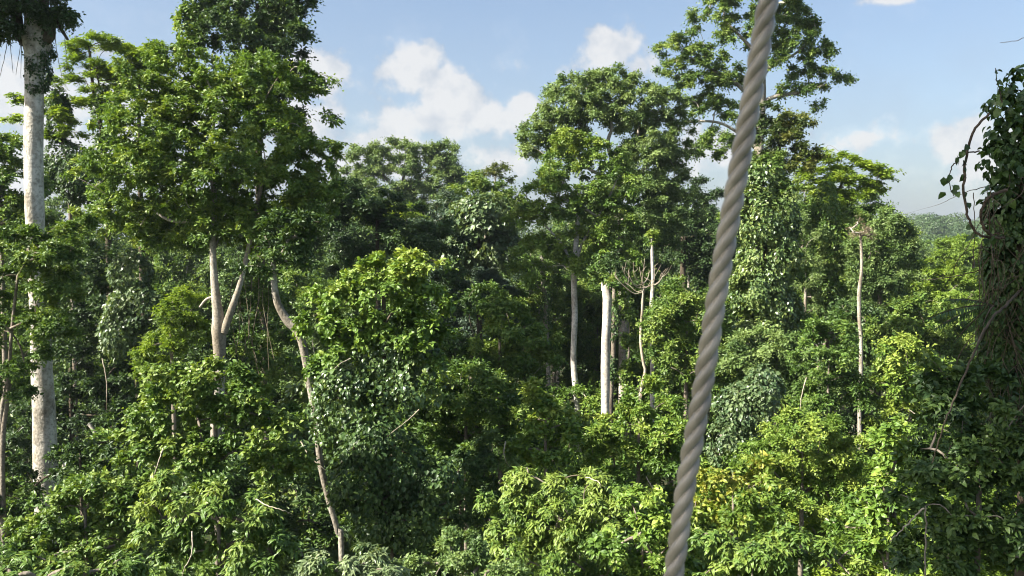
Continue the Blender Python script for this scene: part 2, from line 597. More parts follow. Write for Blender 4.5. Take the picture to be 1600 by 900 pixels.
RNG = np.random.default_rng
LEAF_SCALE, COVER = .68, 1.35
def plant(name, label, cat, Y, lobes, mat='mid', style='broad', leaf=9, wr=.5, rc=17, cover=1.0, tint=.5, bark='grey',
          trunk=None, rt=None, branches=40, seed=1, group=None, dx=1.0, extra=None, curved=None, loose=1.0, low=-.55, rtip=.010, limbs=None, limb_bark=None, up=.35, dens=None):
    if dens is None:
        dens = .48 if Y < 30 else .6
    """A tree or shrub. lobes in photo pixels at distance Y: (x, y, rx, ry[, tint[, depth offset m]]). trunk: [(x, y, width)], in pixels."""
    rng = RNG(seed * 7919 + 13)
    k = m_px(Y)
    cx = np.average([l[0] for l in lobes], weights=[l[2] * l[3] for l in lobes]) if lobes else trunk[0][0]
    b = at(trunk[-1][0] if trunk else cx, 380, Y)
    base = np.array((b[0], Y, 0.0))
    base[2] = ground_z(b[0], Y) - 0.05
    root = thing(name, label, cat, base, group)
    ccs = None
    def to_lobes(ls):
        out = []
        for l in ls:
            yo = l[5] if len(l) > 5 else rng.uniform(-.35, .35) * l[2] * k
            p = at(l[0], l[1], Y)
            p[1] += yo
            p -= base
            out.append((*p, l[2] * k, math.sqrt(l[2] * max(l[3], .55 * l[2])) * k * dx, l[3] * k, l[4] if len(l) > 4 else 0))
        return out
    if lobes:
        if curved is None:
            curved = Y < 19
        me, ccs = make_crown(rng, name + '_crown', to_lobes(lobes), style, LM[mat], leaf * k * LEAF_SCALE, wr, rc * k * .92, cover * COVER, tint, curved, loose, low, dens)
        link('crown', me, root)
    tb = Tubes()
    if trunk:
        tp = np.array([np.append(at(x, y, Y) - base, w * k / 2) for (x, y, w) in trunk])
        if tp[-1][2] > 0.3:
            lo = tp[-1].copy(); lo[2] = -.3; lo[3] *= 1.35
            mid = (tp[-1] * .5 + lo * .5); mid[3] = tp[-1][3] * 1.08
            tp = np.vstack([tp, mid, lo])
        sp = smooth_path(tp[::-1], 6)
        tb.add(sp[:, :3], np.maximum(sp[:, 3], .004), 14, rng, .035)
        nodes = [p for p in sp[len(sp) // 2:, :3]] if lobes else []
        nodes = [p for p in tp[:max(2, len(trunk) // 2), :3]] if lobes else []
    elif lobes:
        c = ccs.mean(0)
        ztop = np.percentile(ccs[:, 2], 60)
        r0 = rt if rt else max(.05, 2.2 * k * math.sqrt(len(lobes)) )
        tp = np.array([[0, 0, -.3, r0 * 1.4], [c[0] * .3 + rng.normal(0, .2), c[1] * .3, ztop * .4, r0], [c[0] * .8, c[1] * .7, ztop * .75, r0 * .8], [c[0], c[1], ztop, r0 * .4]])
        sp = smooth_path(tp, 5)
        tb.add(sp[:, :3], sp[:, 3], 9, rng, .04)
        nodes = [p for p in sp[-7:, :3]]
    for lm in (limbs or []):
        lp = smooth_path(np.array([np.append(at(q[0], q[1], Y + (q[3] if len(q) > 3 else 0)) - base, q[2] * k / 2) for q in lm]), 5)
        t2 = Tubes()
        t2.add(lp[:, :3], lp[:, 3], 9, rng, .04)
        link('limb', t2.mesh(name + '_limb', BM[limb_bark or bark]), root)
        if lobes:
            nodes += [p for p in lp[len(lp) // 2:, :3]]
    if lobes and branches:
        branchwork(rng, tb, nodes, ccs, rtip, cap=branches, up=up)
    link('trunk', tb.mesh(name + '_trunk', BM[bark]), root)
    for e in (extra or []):
        for lb in to_lobes(e['lobes']):
            me, _ = make_crown(rng, name + '_' + e['part'], [lb], e.get('style', 'vine'), LM[e['mat']], e['leaf'] * k * LEAF_SCALE, e.get('wr', .8),
                               e.get('rc', 16) * k, e.get('cover', 1.0) * COVER, e.get('tint', .5), e.get('curved', curved))
            link(e['part'], me, root)
    return root

# ------------------------------------------------------------------ setting: ground and sky air
def build_ground():
    xs = np.concatenate([np.linspace(-2600, -300, 30), np.linspace(-290, 290, 80), np.linspace(300, 2600, 30)])
    ys = np.concatenate([np.linspace(-300, -20, 8), np.linspace(-15, 260, 70), np.linspace(270, 900, 60), np.linspace(950, 4200, 20)])
    X, Yg = np.meshgrid(xs, ys)
    Z = np.vectorize(ground_z)(X, Yg)
    v = np.stack([X, Yg, Z], -1).reshape(-1, 3)
    nx, ny = len(xs), len(ys)
    i = np.arange(ny - 1)[:, None] * nx + np.arange(nx - 1)[None, :]
    f = np.stack([i, i + 1, i + nx + 1, i + nx], -1).reshape(-1, 4)
    m, t = new_mat('forest floor')
    N, L = t.nodes, t.links
    out = N.new('ShaderNodeOutputMaterial')
    p = N.new('ShaderNodeBsdfPrincipled')
    p.inputs['Roughness'].default_value = 1
    p.inputs['Specular IOR Level'].default_value = 0.1
    n = N.new('ShaderNodeTexNoise')
    n.inputs['Scale'].default_value = .6
    n.inputs['Detail'].default_value = 10
    tcn = N.new('ShaderNodeTexCoord')
    L.new(tcn.outputs['Object'], n.inputs['Vector'])
    r = N.new('ShaderNodeValToRGB')
    r.color_ramp.elements[0].position, r.color_ramp.elements[0].color = .38, (.018, .035, .010, 1)
    r.color_ramp.elements[1].position, r.color_ramp.elements[1].color = .62, (.055, .05, .026, 1)
    L.new(n.outputs[0], r.inputs[0])
    L.new(r.outputs[0], p.inputs['Base Color'])
    L.new(p.outputs[0], out.inputs[0])
    o = link('ground', mesh_from('ground', v, f, m, smooth=True))
    o['kind'] = 'structure'
build_ground()

# ------------------------------------------------------------------ the big trees of the left side
plant('tall_tree', 'tall thick pale trunk at the left, flaring and forking under a dark crown', 'tree', 26,
      [(-10, -50, 60, 36, 0, -1.4), (45, -62, 50, 34, 0, -1.6), (-30, 10, 34, 34, 0, -.8), (4, 16, 34, 36, 0, -1.0), (22, 58, 20, 16, 0, -.7), (84, 14, 26, 34, 0, -.3), (98, 28, 14, 12, 0, -.2), (-60, -50, 46, 50, 0, -1.5), (-48, -18, 56, 56, 0, -.6), (-95, -50, 60, 50, 0, -.9), (-34, 60, 24, 24, 0, -1.1), (80, -50, 40, 30, 0, -.5), (50, -110, 120, 50, 0, .3), (-50, -130, 90, 60, 0, .2), (24, 44, 16, 12, 0, -.9), (86, 40, 14, 12, 0, -.6), (0, 64, 20, 10, 0, .1), (50, 20, 22, 15, 0, -.9)],
      'deep', leaf=9, tint=.3, bark='mottled', seed=1, rc=18,
      trunk=[(50, -60, 15), (51, 0, 19), (53, 30, 26), (56, 56, 38), (57, 68, 38), (55, 95, 31), (53.5, 150, 27), (53, 300, 26.5), (60, 450, 29), (67, 600, 32), (72, 740, 35), (76, 860, 38)],
      cover=1.8, limb_bark='dark', extra=[dict(part='vine_foliage', mat='deep', leaf=6, rc=9, cover=.55, tint=.3, lobes=[(60, 74, 22, 26), (60, 118, 17, 34)])], limbs=[[(44, 66, 22), (30, 48, 18), (24, 10, 16), (10, -50, 13)], [(66, 62, 26), (76, 52, 20), (68, 20, 15), (74, -40, 12)], [(64, 18, 7), (86, 18, 7), (94, 42, 6), (106, 62, 4)]])  # dark climber added to darken the upper trunk, for mossy bark and shade
plant('forked_tree', 'broad leafy tree on the left with a pale trunk forking into a Y', 'tree', 32,
      [(325, 165, 100, 56, .02), (290, 270, 120, 60, .04), (420, 255, 74, 74), (228, 235, 66, 60), (186, 112, 26, 13, .08), (166, 190, 32, 18, .04), (512, 236, 24, 16), (519, 186, 14, 14, -.1), (255, 84, 28, 11, .1), (305, 78, 26, 10, .1), (392, 88, 26, 12, .05), (136, 262, 40, 20, .05), (508, 296, 34, 22), (196, 322, 50, 18, .08), (488, 250, 40, 30), (520, 128, 10, 8), (300, 350, 130, 36, .03, 2.2), (215, 150, 50, 40, .05), (265, 120, 50, 32), (335, 118, 60, 36, .08), (420, 130, 60, 40), (470, 130, 38, 26, -.05), (500, 152, 20, 26, -.12), (250, 200, 70, 48, .06), (340, 190, 80, 50, .1), (430, 200, 60, 50),
       (190, 262, 60, 38, .02, 1.6), (280, 268, 75, 42, .1), (380, 270, 80, 44, .08), (455, 280, 50, 45, -.05), (150, 322, 60, 28, 0, 2.2), (240, 325, 75, 36, .06, 2.0), (340, 326, 80, 30, .1), (425, 335, 62, 36, .03), (480, 320, 40, 35, -.1),
       (220, 372, 60, 26, -.05, 2.2), (412, 385, 40, 28, -.02, 1.2), (265, 350, 56, 24, 0, 2.0), (368, 368, 52, 18, .05, -.2), (312, 366, 40, 16, .05, .9), (424, 372, 44, 26, 0, .5), (392, 344, 50, 24, .05, 0), (250, 372, 50, 18, 0, 2.2), (345, 340, 44, 22, .05, -.4), (300, 318, 60, 26, .05, 0), (175, 345, 50, 22, .03, 2.4), (130, 300, 40, 24, 0, 2.4), (440, 350, 44, 30, 0, 1.0), (100, 352, 46, 24, .05, 2.2)],
      'bright', leaf=8.5, tint=.44, bark='pale', seed=2, rc=13, cover=.62, dens=.56, branches=70, rtip=.014,
      trunk=[(332, 360, 8), (333, 400, 10), (336, 450, 13), (340, 485, 16), (342, 520, 22), (343, 560, 19), (341, 620, 20), (340, 720, 22)],
      limbs=[[(350, 520, 12, -.1), (360, 488, 11, -.1), (373, 450, 9, -.1), (384, 408, 8), (396, 350, 7), (410, 280, 6)], [(331, 365, 9), (322, 352, 10), (300, 346, 7), (268, 345, 5), (240, 330, 4)],
              [(332, 362, 8), (336, 320, 8), (330, 250, 7), (335, 180, 5)], [(334, 464, 6), (322, 468, 4), (312, 480, 3)]])
plant('vine_draped_tree', 'tall dark crown rising above the forked tree against the sky', 'tree', 44,
      [(380, 40, 80, 60), (430, 92, 52, 66, -.1), (400, -40, 100, 60), (448, 30, 38, 50, .05), (350, 20, 40, 40, .1), (395, 120, 55, 46, -.1), (452, 150, 36, 44, -.12), (470, -5, 26, 22), (330, -30, 60, 40), (440, 195, 40, 40, -.15)],
      'deep', leaf=8.5, tint=.5, bark='dark', seed=3, rc=17, cover=.9,
      extra=[dict(part='vine_foliage', mat='mid', leaf=9, rc=14, cover=.55, tint=.55, lobes=[(300, 36, 24, 34), (300, 68, 20, 30), (408, 70, 18, 40, .1), (440, 60, 20, 40, .15)])])
plant('feathery_tree', 'slender tree with flat feathery tiers beside the pale trunk at upper left', 'tree', 46,
      [(145, 72, 45, 14, .05), (118, 96, 26, 12), (168, 104, 36, 15, .1), (130, 122, 30, 12), (188, 80, 30, 12), (155, 150, 30, 12, -.1), (118, 66, 20, 10), (170, 130, 24, 14)],
      'fern', style='fern', leaf=7.5, wr=.34, rc=15, tint=.36, bark='dark', seed=4, cover=.8, trunk=[(140, 80, 4), (146, 140, 5), (158, 200, 6), (166, 280, 8), (170, 400, 9)],
      extra=[dict(part='vine_foliage', mat='deep', leaf=6, rc=9, cover=.8, tint=.45, lobes=[(162, 185, 14, 50), (170, 255, 20, 40)])])
plant('feathery_tree', 'small tiered tree peeping out just right of the thick pale trunk', 'tree', 42,
      [(96, 155, 34, 10, .1), (80, 172, 24, 8), (112, 178, 26, 9, .05), (100, 208, 26, 8, .15), (22, 155, 22, 6, .1), (26, 184, 20, 6, .1), (84, 130, 12, 10), (104, 195, 20, 10)],
      'fern', style='fern', leaf=7.5, wr=.36, rc=13, tint=.42, bark='grey', seed=5, trunk=[(92, 150, 3), (92, 200, 4), (104, 250, 5), (110, 330, 6)],
      extra=[dict(part='vine_foliage', mat='deep', leaf=7, rc=11, cover=.8, tint=.4, lobes=[(88, 180, 16, 40), (100, 262, 34, 44), (130, 280, 30, 40)])])
plant('feathery_tree', 'feathery dark topped tree between the tiers and the forked tree crown', 'tree', 48,
      [(215, 92, 48, 20), (248, 82, 36, 18, .05), (196, 115, 34, 16, .1), (232, 120, 40, 22), (172, 108, 20, 10, .15), (205, 150, 40, 26, -.1)],
      'fern', style='fern', leaf=7.5, wr=.36, rc=15, tint=.30, bark='dark', seed=6)
plant('bushy_tree', 'bright yellow-green bushy tree at the left edge behind the thick trunk', 'tree', 38,
      [(10, 230, 36, 30, .1), (-30, 260, 50, 40), (24, 285, 50, 40), (-10, 330, 60, 40), (30, 340, 40, 40, -.05)],
      'bright', leaf=8, tint=.42, seed=7, rc=16)
plant('leafy_tree', 'small-leaved tree growing in front of the middle of the thick pale trunk', 'tree', 23.5,
      [(30, 392, 50, 40, .05), (82, 400, 46, 44), (30, 455, 55, 44, -.05), (88, 455, 40, 40), (14, 520, 50, 40, -.1), (100, 512, 30, 30, -.1), (60, 515, 22, 30), (0, 590, 40, 50, -.15), (66, 566, 16, 24), (120, 350, 30, 22)],
      'mid', leaf=8, tint=.5, bark='grey', seed=8, rc=15, cover=1.0, trunk=[(28, 430, 4), (18, 520, 5), (12, 620, 6), (4, 760, 8)])
plant('leafy_tree', 'dim tree filling the shade right of the thick pale trunk', 'tree', 37,
      [(135, 430, 60, 60), (130, 540, 66, 60), (140, 640, 66, 60), (190, 600, 50, 60), (110, 740, 60, 50), (30, 690, 50, 70), (10, 800, 50, 60), (155, 470, 50, 40)],
      'deep', leaf=8.5, tint=.38, bark='dark', seed=9, rc=18)
plant('curved_tree', 'leaning grey tree whose trunk bends in an S right of the forked trunk', 'tree', 22,
      [(440, 396, 44, 26, -.1), (486, 372, 44, 36, -.1), (430, 360, 36, 26), (400, 412, 26, 20), (462, 412, 24, 16, -.1)],
      'deep', leaf=10, tint=.45, bark='ash', seed=10, rc=17, cover=.7,
      trunk=[(427, 400, 8), (428, 440, 10), (434, 475, 12), (450, 502, 13.5), (466, 518, 14.5), (475, 550, 12.5), (484, 600, 11.5), (495, 660, 11), (500, 720, 10), (512, 775, 9.5), (528, 832, 9), (534, 880, 9)])
plant('dark_tree', 'shaded dark tree behind the right side of the forked tree crown', 'tree', 50,
      [(530, 300, 40, 36), (560, 350, 60, 50), (500, 330, 50, 50), (620, 385, 60, 36), (670, 380, 50, 50), (520, 400, 60, 40), (690, 460, 50, 50), (590, 330, 40, 30)],
      'deep', leaf=7, tint=.35, bark='dark', seed=11, rc=17)
plant('dark_tree', 'deep shaded crown with hanging curtains below the distant domed tree', 'tree', 60,
      [(700, 340, 34, 40), (668, 400, 44, 60), (720, 440, 60, 40), (740, 500, 60, 50), (690, 520, 50, 60)],
      'blue', leaf=6, tint=.3, bark='dark', seed=12, rc=15)

# ------------------------------------------------------------------ middle distance
plant('domed_tree', 'hazy domed treetop on the skyline left of centre with pale limbs', 'tree', 105,
      [(575, 248, 40, 26), (618, 240, 40, 22, .05), (660, 246, 36, 24), (694, 238, 24, 24, -.1), (556, 285, 34, 30), (610, 290, 50, 40), (670, 290, 50, 44), (700, 285, 30, 40, -.1), (560, 330, 50, 40), (640, 340, 60, 40)],
      'olive', leaf=5, tint=.68, bark='pale', seed=20, rc=11, dens=.8, cover=.85, branches=50, rtip=.03,
      trunk=[(634, 262, 4), (628, 290, 5), (624, 320, 6), (622, 360, 7)], limbs=[[(626, 310, 5), (608, 285, 4), (590, 262, 3)], [(626, 308, 5), (644, 290, 4), (664, 268, 3)]])
plant('bushy_tree', 'small sunlit yellow-green crown under the hazy domed treetop', 'tree', 80,
      [(636, 330, 30, 16, .1), (628, 350, 34, 20), (660, 352, 24, 18)], 'fern', style='fern', leaf=4.5, wr=.4, rc=11, tint=.5, seed=21)
plant('slender_tree', 'thin tree with a sparse reddish top standing alone on the skyline', 'tree', 72,
      [(782, 264, 22, 8, .2), (766, 272, 20, 8, .1), (790, 280, 14, 6)], 'rust', leaf=5, rc=9, cover=.5, tint=.35, bark='pale', seed=22, loose=1.2,
      trunk=[(775, 270, 2), (772, 300, 3), (770, 340, 4)], branches=30)
plant('bushy_tree', 'green rounded treetop just left of the big spreading tree', 'tree', 66,
      [(745, 288, 30, 18, .1), (724, 306, 26, 20), (770, 312, 44, 30), (800, 330, 34, 30), (730, 340, 40, 30)], 'mid', leaf=6, rc=13, tint=.5, seed=23)
plant('vine_covered_tree', 'tree hung with large pale round leaves near the picture centre', 'tree', 57,
      [(756, 366, 50, 44, .1), (728, 340, 34, 30), (784, 392, 34, 30), (722, 394, 30, 30), (760, 330, 40, 26, .05)], 'pale', style='vine', leaf=10, wr=.9, rc=17, tint=.45, bark='dark', seed=24, cover=1.0)
plant('dark_tree', 'dusky blue-green feathery drape under the pale round leaves', 'tree', 53,
      [(740, 436, 50, 14), (770, 456, 46, 16), (720, 462, 40, 16), (780, 430, 30, 12), (750, 480, 50, 22)], 'blue', style='fern', leaf=5, wr=.4, rc=14, tint=.4, seed=25, bark='dark')
plant('spreading_tree', 'big olive spreading tree at centre with pale limbs showing through gaps', 'tree', 60,
      [(940, 175, 70, 34, .03), (1015, 235, 46, 46), (880, 205, 46, 36, .03), (832, 226, 18, 12, .1), (1076, 236, 16, 20), (960, 118, 30, 10, .05), (818, 200, 10, 8), (985, 330, 80, 60, -.12), (900, 140, 46, 22, .02), (950, 128, 46, 20), (1000, 148, 44, 24), (872, 172, 40, 26), (920, 178, 40, 20), (1040, 172, 36, 28), (842, 212, 30, 22, .05), (1060, 212, 24, 34), (880, 230, 40, 30), (835, 240, 20, 14, .1),
       (1020, 240, 46, 36), (985, 195, 30, 18), (1050, 270, 34, 30, -.1), (990, 300, 60, 36, -.1), (1040, 320, 50, 34, -.2), (1000, 360, 60, 40, -.25), (930, 160, 30, 14)],
      'olive', leaf=6, tint=.68, bark='pale', seed=26, rc=12, dens=.8, cover=.85, branches=90, rtip=.018,
      trunk=[(966, 230, 8), (962, 280, 12), (966, 330, 14), (972, 400, 15), (975, 520, 16)],
      limbs=[[(964, 270, 8), (950, 225, 6), (956, 195, 5), (940, 160, 4)], [(964, 300, 8), (1010, 262, 6), (1040, 235, 5), (1060, 200, 3)], [(962, 280, 7), (918, 262, 5), (880, 215, 4), (850, 205, 3)], [(964, 290, 6), (990, 240, 5), (1000, 190, 4)]])
plant('slender_trunked_tree', 'bright leafy tree on a slim pale trunk in front of the olive spreading tree', 'tree', 50,
      [(900, 232, 40, 32, .12), (940, 252, 40, 28, .05), (965, 285, 40, 26), (886, 280, 46, 30, .05), (850, 290, 30, 22, .05), (928, 318, 48, 30), (872, 332, 50, 28, .02), (960, 345, 40, 26, -.05), (845, 390, 44, 22, .1), (900, 380, 56, 26, .03), (955, 396, 40, 24, -.02), (820, 340, 28, 22), (905, 415, 36, 20), (990, 420, 30, 24), (830, 425, 30, 18)],
      'bright', leaf=6.5, tint=.45, bark='white', seed=27, rc=13, dens=.75, cover=.95, branches=60, rtip=.018,
      trunk=[(905, 300, 6), (902, 360, 8), (897, 430, 9), (898, 500, 9.5), (896, 560, 9.5), (900, 610, 10), (903, 655, 10), (904, 720, 11)],
      limbs=[[(898, 420, 7), (910, 380, 5), (940, 330, 4), (960, 290, 3)], [(897, 425, 6), (880, 385, 4), (850, 350, 3)]])
plant('slender_trunked_tree', 'thin pale crooked trunk left of the slim one, vines clinging round it', 'tree', 54,
      [(845, 408, 26, 14), (860, 440, 18, 14), (828, 450, 18, 16)], 'mid', leaf=6, rc=11, tint=.5, bark='pale', seed=28, branches=20,
      trunk=[(846, 400, 6), (849, 440, 7.5), (853, 468, 7), (852, 500, 7), (856, 545, 7), (857, 600, 7)],
      extra=[dict(part='vine_foliage', mat='deep', leaf=6, rc=8, cover=.35, tint=.5, lobes=[(853, 500, 9, 60)])])
plant('slender_trunked_tree', 'short stretch of thin bare trunk deepest in shade left of centre trunks', 'tree', 62,
      [(830, 430, 24, 20), (815, 455, 20, 16)], 'deep', leaf=6, rc=11, tint=.4, bark='pale', seed=29, branches=16,
      trunk=[(832, 430, 5), (827, 465, 5), (823, 490, 5), (820, 540, 5)])
plant('broken_tree', 'stout white bare trunk with a broken ragged top at centre', 'tree', 45,
      [(962, 446, 18, 10), (975, 465, 14, 14)], 'mid', leaf=7, rc=10, tint=.5, bark='white', seed=30, branches=10,
      trunk=[(945, 447, 8), (947, 453, 12), (949, 470, 14.5), (948, 500, 14), (946, 550, 14), (946, 600, 14), (946, 640, 14), (947, 720, 15)],
      limbs=[[(942, 454, 5), (941, 446, 3.4), (940.5, 441, .8)], [(947, 452, 5), (947, 446, 3), (948, 443, 1)], [(952, 458, 4), (953.5, 451, 2.6), (953.5, 448, .8)]])
plant('vine_wrapped_tree', 'darker vine-wrapped trunk close behind the stout white one', 'tree', 46.5,
      [(962, 420, 22, 20), (960, 448, 18, 14)], 'deep', leaf=6, rc=11, tint=.4, bark='grey', seed=31, branches=10,
      trunk=[(960, 440, 6), (959, 500, 7), (958, 560, 8), (955, 610, 8), (954, 660, 8)],
      extra=[dict(part='vine_foliage', mat='deep', leaf=6, rc=8, cover=.5, tint=.4, lobes=[(960, 500, 9, 34), (957, 580, 7, 26)])])
plant('slim_tree', 'slim white pole-like tree with one small green tuft on top', 'tree', 46,
      [(1020, 372, 11, 9, .1), (1016, 366, 8, 6, .1), (1026, 378, 8, 7)], 'bright', leaf=6, rc=7, tint=.5, bark='white', seed=32, branches=8,
      trunk=[(1019, 372, 4), (1019, 400, 5), (1020, 440, 5.5), (1018, 480, 6), (1019, 530, 6.5), (1019, 590, 7), (1019, 640, 7)])
plant('far_tree', 'distant thin pale trunk between the dark crowns left of the rope', 'tree', 78,
      [(1076, 372, 20, 14), (1070, 350, 24, 16)], 'deep', leaf=5, rc=10, tint=.4, bark='white', seed=33, branches=8, trunk=[(1077, 385, 3.4), (1076, 420, 4), (1076, 470, 4.4)])
plant('far_tree', 'distant dark trunk next to the thin pale one left of the rope', 'tree', 76,
      [(1055, 350, 40, 26), (1085, 330, 36, 26), (1100, 370, 36, 36), (1060, 390, 30, 18), (1095, 300, 34, 18), (1110, 420, 26, 30)], 'deep', leaf=5.5, rc=13, tint=.35, bark='dark', seed=34, trunk=[(1068, 370, 8), (1067, 420, 9), (1067, 480, 10)])
plant('column_shrub', 'narrow yellow-green column of climbers in the gap behind the white trunk', 'shrub', 55,
      [(983, 500, 9, 26, .05), (984, 545, 9, 30), (982, 585, 9, 24)], 'bright', leaf=6, rc=8, tint=.45, seed=35, branches=8)

# ------------------------------------------------------------------ right of centre
plant('emergent_tree', 'tallest airy tree behind the rope, open crown with pale limbs reaching right', 'tree', 64,
      [(1060, 76, 34, 18), (1100, 92, 40, 22), (1046, 108, 22, 14), (1120, 22, 36, 26), (1160, 50, 40, 30), (1090, 130, 40, 18), (1140, 120, 40, 26), (1110, 165, 40, 22), (1150, 175, 30, 18), (1215, 20, 40, 34), (1240, 60, 40, 26), (1255, 30, 24, 30),
       (1215, 92, 36, 26), (1272, 84, 26, 18), (1290, 70, 14, 12, -.1), (1254, 112, 26, 14, -.1), (1300, 116, 24, 9, -.1), (1322, 124, 14, 8, -.1), (1278, 136, 22, 8, -.1), (1286, 165, 14, 7, -.1), (1240, 140, 26, 12, -.1), (1130, 212, 34, 14), (1105, 236, 22, 12), (1142, 236, 24, 14), (1180, -20, 70, 30), (1210, -60, 60, 30), (1072, 52, 12, 8)],
      'mid', leaf=6, tint=.60, bark='pale', seed=40, rc=11, dens=.7, cover=.8, branches=110, rtip=.02,
      trunk=[(1186, 20, 8), (1188, 80, 10), (1190, 150, 13), (1186, 220, 15), (1186, 320, 17), (1186, 430, 18)],
      limbs=[[(1187, 235, 7), (1150, 205, 5), (1115, 190, 4), (1060, 192, 3), (1040, 196, 2)], [(1190, 160, 8), (1215, 150, 6), (1255, 144, 5), (1290, 132, 3)], [(1189, 120, 8), (1210, 98, 6), (1236, 88, 4), (1260, 70, 3)], [(1188, 170, 7), (1150, 130, 6), (1115, 110, 4), (1080, 90, 3)], [(1188, 90, 7), (1160, 60, 5), (1130, 30, 3)]])
plant('rusty_topped_tree', 'clumpy dark tree with yellow-brown flushed tips right of the rope', 'tree', 54,
      [(1240, 182, 22, 12, .35), (1252, 205, 22, 18, .1), (1228, 205, 24, 18, .2), (1256, 235, 20, 16, -.1), (1220, 236, 24, 20), (1200, 200, 30, 40, -.25), (1200, 270, 36, 34, -.2), (1244, 258, 26, 14, .25), (1270, 250, 14, 10, .3)],
      'rust', leaf=6.5, tint=.28, bark='dark', seed=41, rc=11)
plant('umbrella_tree', 'bright green flat-topped umbrella tree spreading right on the skyline', 'tree', 60,
      [(1318, 248, 36, 8, .05), (1350, 262, 40, 9, .05), (1300, 268, 42, 10), (1370, 276, 24, 7, .1), (1334, 284, 48, 10), (1280, 290, 40, 12), (1310, 308, 48, 12), (1360, 300, 30, 8), (1386, 268, 12, 4), (1268, 264, 24, 12), (1280, 240, 16, 10)],
      'fern', style='fern', leaf=7.5, wr=.4, tint=.55, bark='grey', seed=42, rc=13, cover=.85, trunk=[(1316, 285, 4), (1302, 320, 6), (1292, 370, 8), (1292, 480, 9)])
plant('vine_column', 'tall column smothered in small shiny vine leaves right beside the rope', 'tree', 42,
      [(1190, 290, 40, 44), (1180, 345, 44, 50, .05), (1196, 400, 46, 50), (1176, 450, 44, 46, .03), (1206, 480, 44, 44), (1222, 340, 26, 50, -.05), (1190, 525, 50, 34)],
      'gloss', style='vine', leaf=7.5, wr=.75, rc=14, tint=.55, bark='dark', seed=43, cover=1.05,
      extra=[dict(part='side_shoots', style='broad', mat='mid', leaf=7, wr=.5, rc=11, cover=.8, tint=.6, lobes=[(1150, 330, 18, 26), (1236, 420, 24, 30), (1226, 300, 18, 24), (1160, 480, 28, 28), (1244, 500, 28, 22), (1200, 258, 26, 16)])])
plant('vine_column', 'narrower vine-clad trunk right of the shiny column under the umbrella tree', 'tree', 56,
      [(1290, 330, 17, 44), (1298, 390, 22, 48), (1286, 440, 24, 40), (1298, 480, 30, 34)], 'mid', style='vine', leaf=7, wr=.7, rc=11, tint=.55, bark='dark', seed=44,
      extra=[dict(part='side_shoots', style='broad', mat='mid', leaf=6.5, wr=.5, rc=10, cover=.8, tint=.55, lobes=[(1268, 350, 18, 30), (1318, 400, 18, 24), (1272, 450, 20, 26), (1310, 340, 14, 16)])])
plant('leafy_tree', 'mid-green crown filling the gap behind the two vine columns', 'tree', 60,
      [(1245, 320, 34, 40), (1250, 400, 44, 60), (1330, 330, 30, 30), (1240, 470, 44, 40)], 'mid', leaf=6, tint=.5, rc=12, seed=144)
plant('twiggy_tree', 'pale greyish twiggy thin-leaved tree between the two vine columns', 'tree', 54,
      [(1254, 360, 22, 40), (1252, 420, 22, 40), (1264, 470, 24, 30)], 'olive', leaf=6, tint=.62, wr=.35, rc=12, cover=.6, bark='pale', seed=45, branches=60)
plant('fine_leaved_tree', 'grey-green fine-leaved tree behind the slim trunk with a dry top', 'tree', 53,
      [(1374, 352, 36, 24), (1400, 384, 34, 34), (1360, 392, 36, 34), (1400, 430, 38, 40), (1366, 450, 40, 40), (1345, 425, 22, 30), (1390, 480, 44, 34, -.05), (1345, 500, 40, 36, -.05), (1415, 360, 18, 16)],
      'olive', leaf=5.5, tint=.5, bark='grey', seed=46, rc=13, cover=.9, branches=60)
plant('dry_topped_tree', 'tall slim pale trunk on the right with a tuft of dry twigs on top', 'tree', 47,
      [(1345, 362, 15, 14), (1334, 364, 10, 12), (1356, 366, 9, 10), (1343, 350, 8, 8)], 'dry', leaf=6, wr=.26, rc=9, cover=.15, tint=.45, bark='pale', seed=47, branches=70, rtip=.014, loose=1.4,
      trunk=[(1345, 372, 3.4), (1346, 392, 4.6), (1346, 425, 5), (1342.5, 458, 5.8), (1343, 500, 5.8), (1345, 530, 5.6), (1345, 580, 6.2), (1343, 632, 6), (1343, 700, 7)])
plant('leafy_tree', 'sunlit thicket of small leaves just left of the rope above the lime shrub', 'tree', 40,
      [(1070, 478, 50, 34, .05), (1040, 510, 40, 34), (1086, 530, 50, 44), (1050, 560, 44, 34, .04), (1100, 480, 34, 30), (1100, 590, 40, 40)], 'mid', leaf=7.5, tint=.6, rc=15, seed=48)
plant('bushy_tree', 'olive bush with brownish tips at the foot of the shiny vine column', 'tree', 38,
      [(1200, 540, 56, 26, .05), (1236, 566, 44, 30), (1160, 560, 40, 34), (1210, 600, 60, 34, -.1), (1260, 600, 50, 34)], 'olive', leaf=7.5, tint=.55, rc=14, seed=49)
plant('vine_covered_tree', 'grey-green curtain of vine leaves low beside the rope', 'tree', 30,
      [(1160, 640, 40, 44), (1190, 610, 30, 40), (1140, 690, 40, 40), (1180, 680, 34, 40)], 'pale', style='vine', leaf=9, wr=.8, rc=15, tint=.4, bark='dark', seed=50)
plant('rounded_shrub', 'rounded lime-green fine-leaved crown in full sun right of the rope', 'tree', 22,
      [(1244, 668, 60, 34, .08), (1210, 705, 54, 40, .04), (1290, 694, 54, 44, .04), (1250, 740, 80, 44), (1180, 740, 40, 34), (1310, 745, 50, 50), (1240, 790, 90, 44, -.05)],
      'bright', leaf=7.5, tint=.55, rc=15, seed=51, curved=False)
plant('leafy_tree', 'dark green thicket between the rounded lime crown and the slim dry-topped trunk', 'tree', 34,
      [(1290, 560, 50, 44), (1310, 620, 40, 40), (1270, 620, 44, 30), (1296, 684, 40, 36), (1300, 520, 32, 30)], 'mid', leaf=8, tint=.4, rc=16, seed=52)
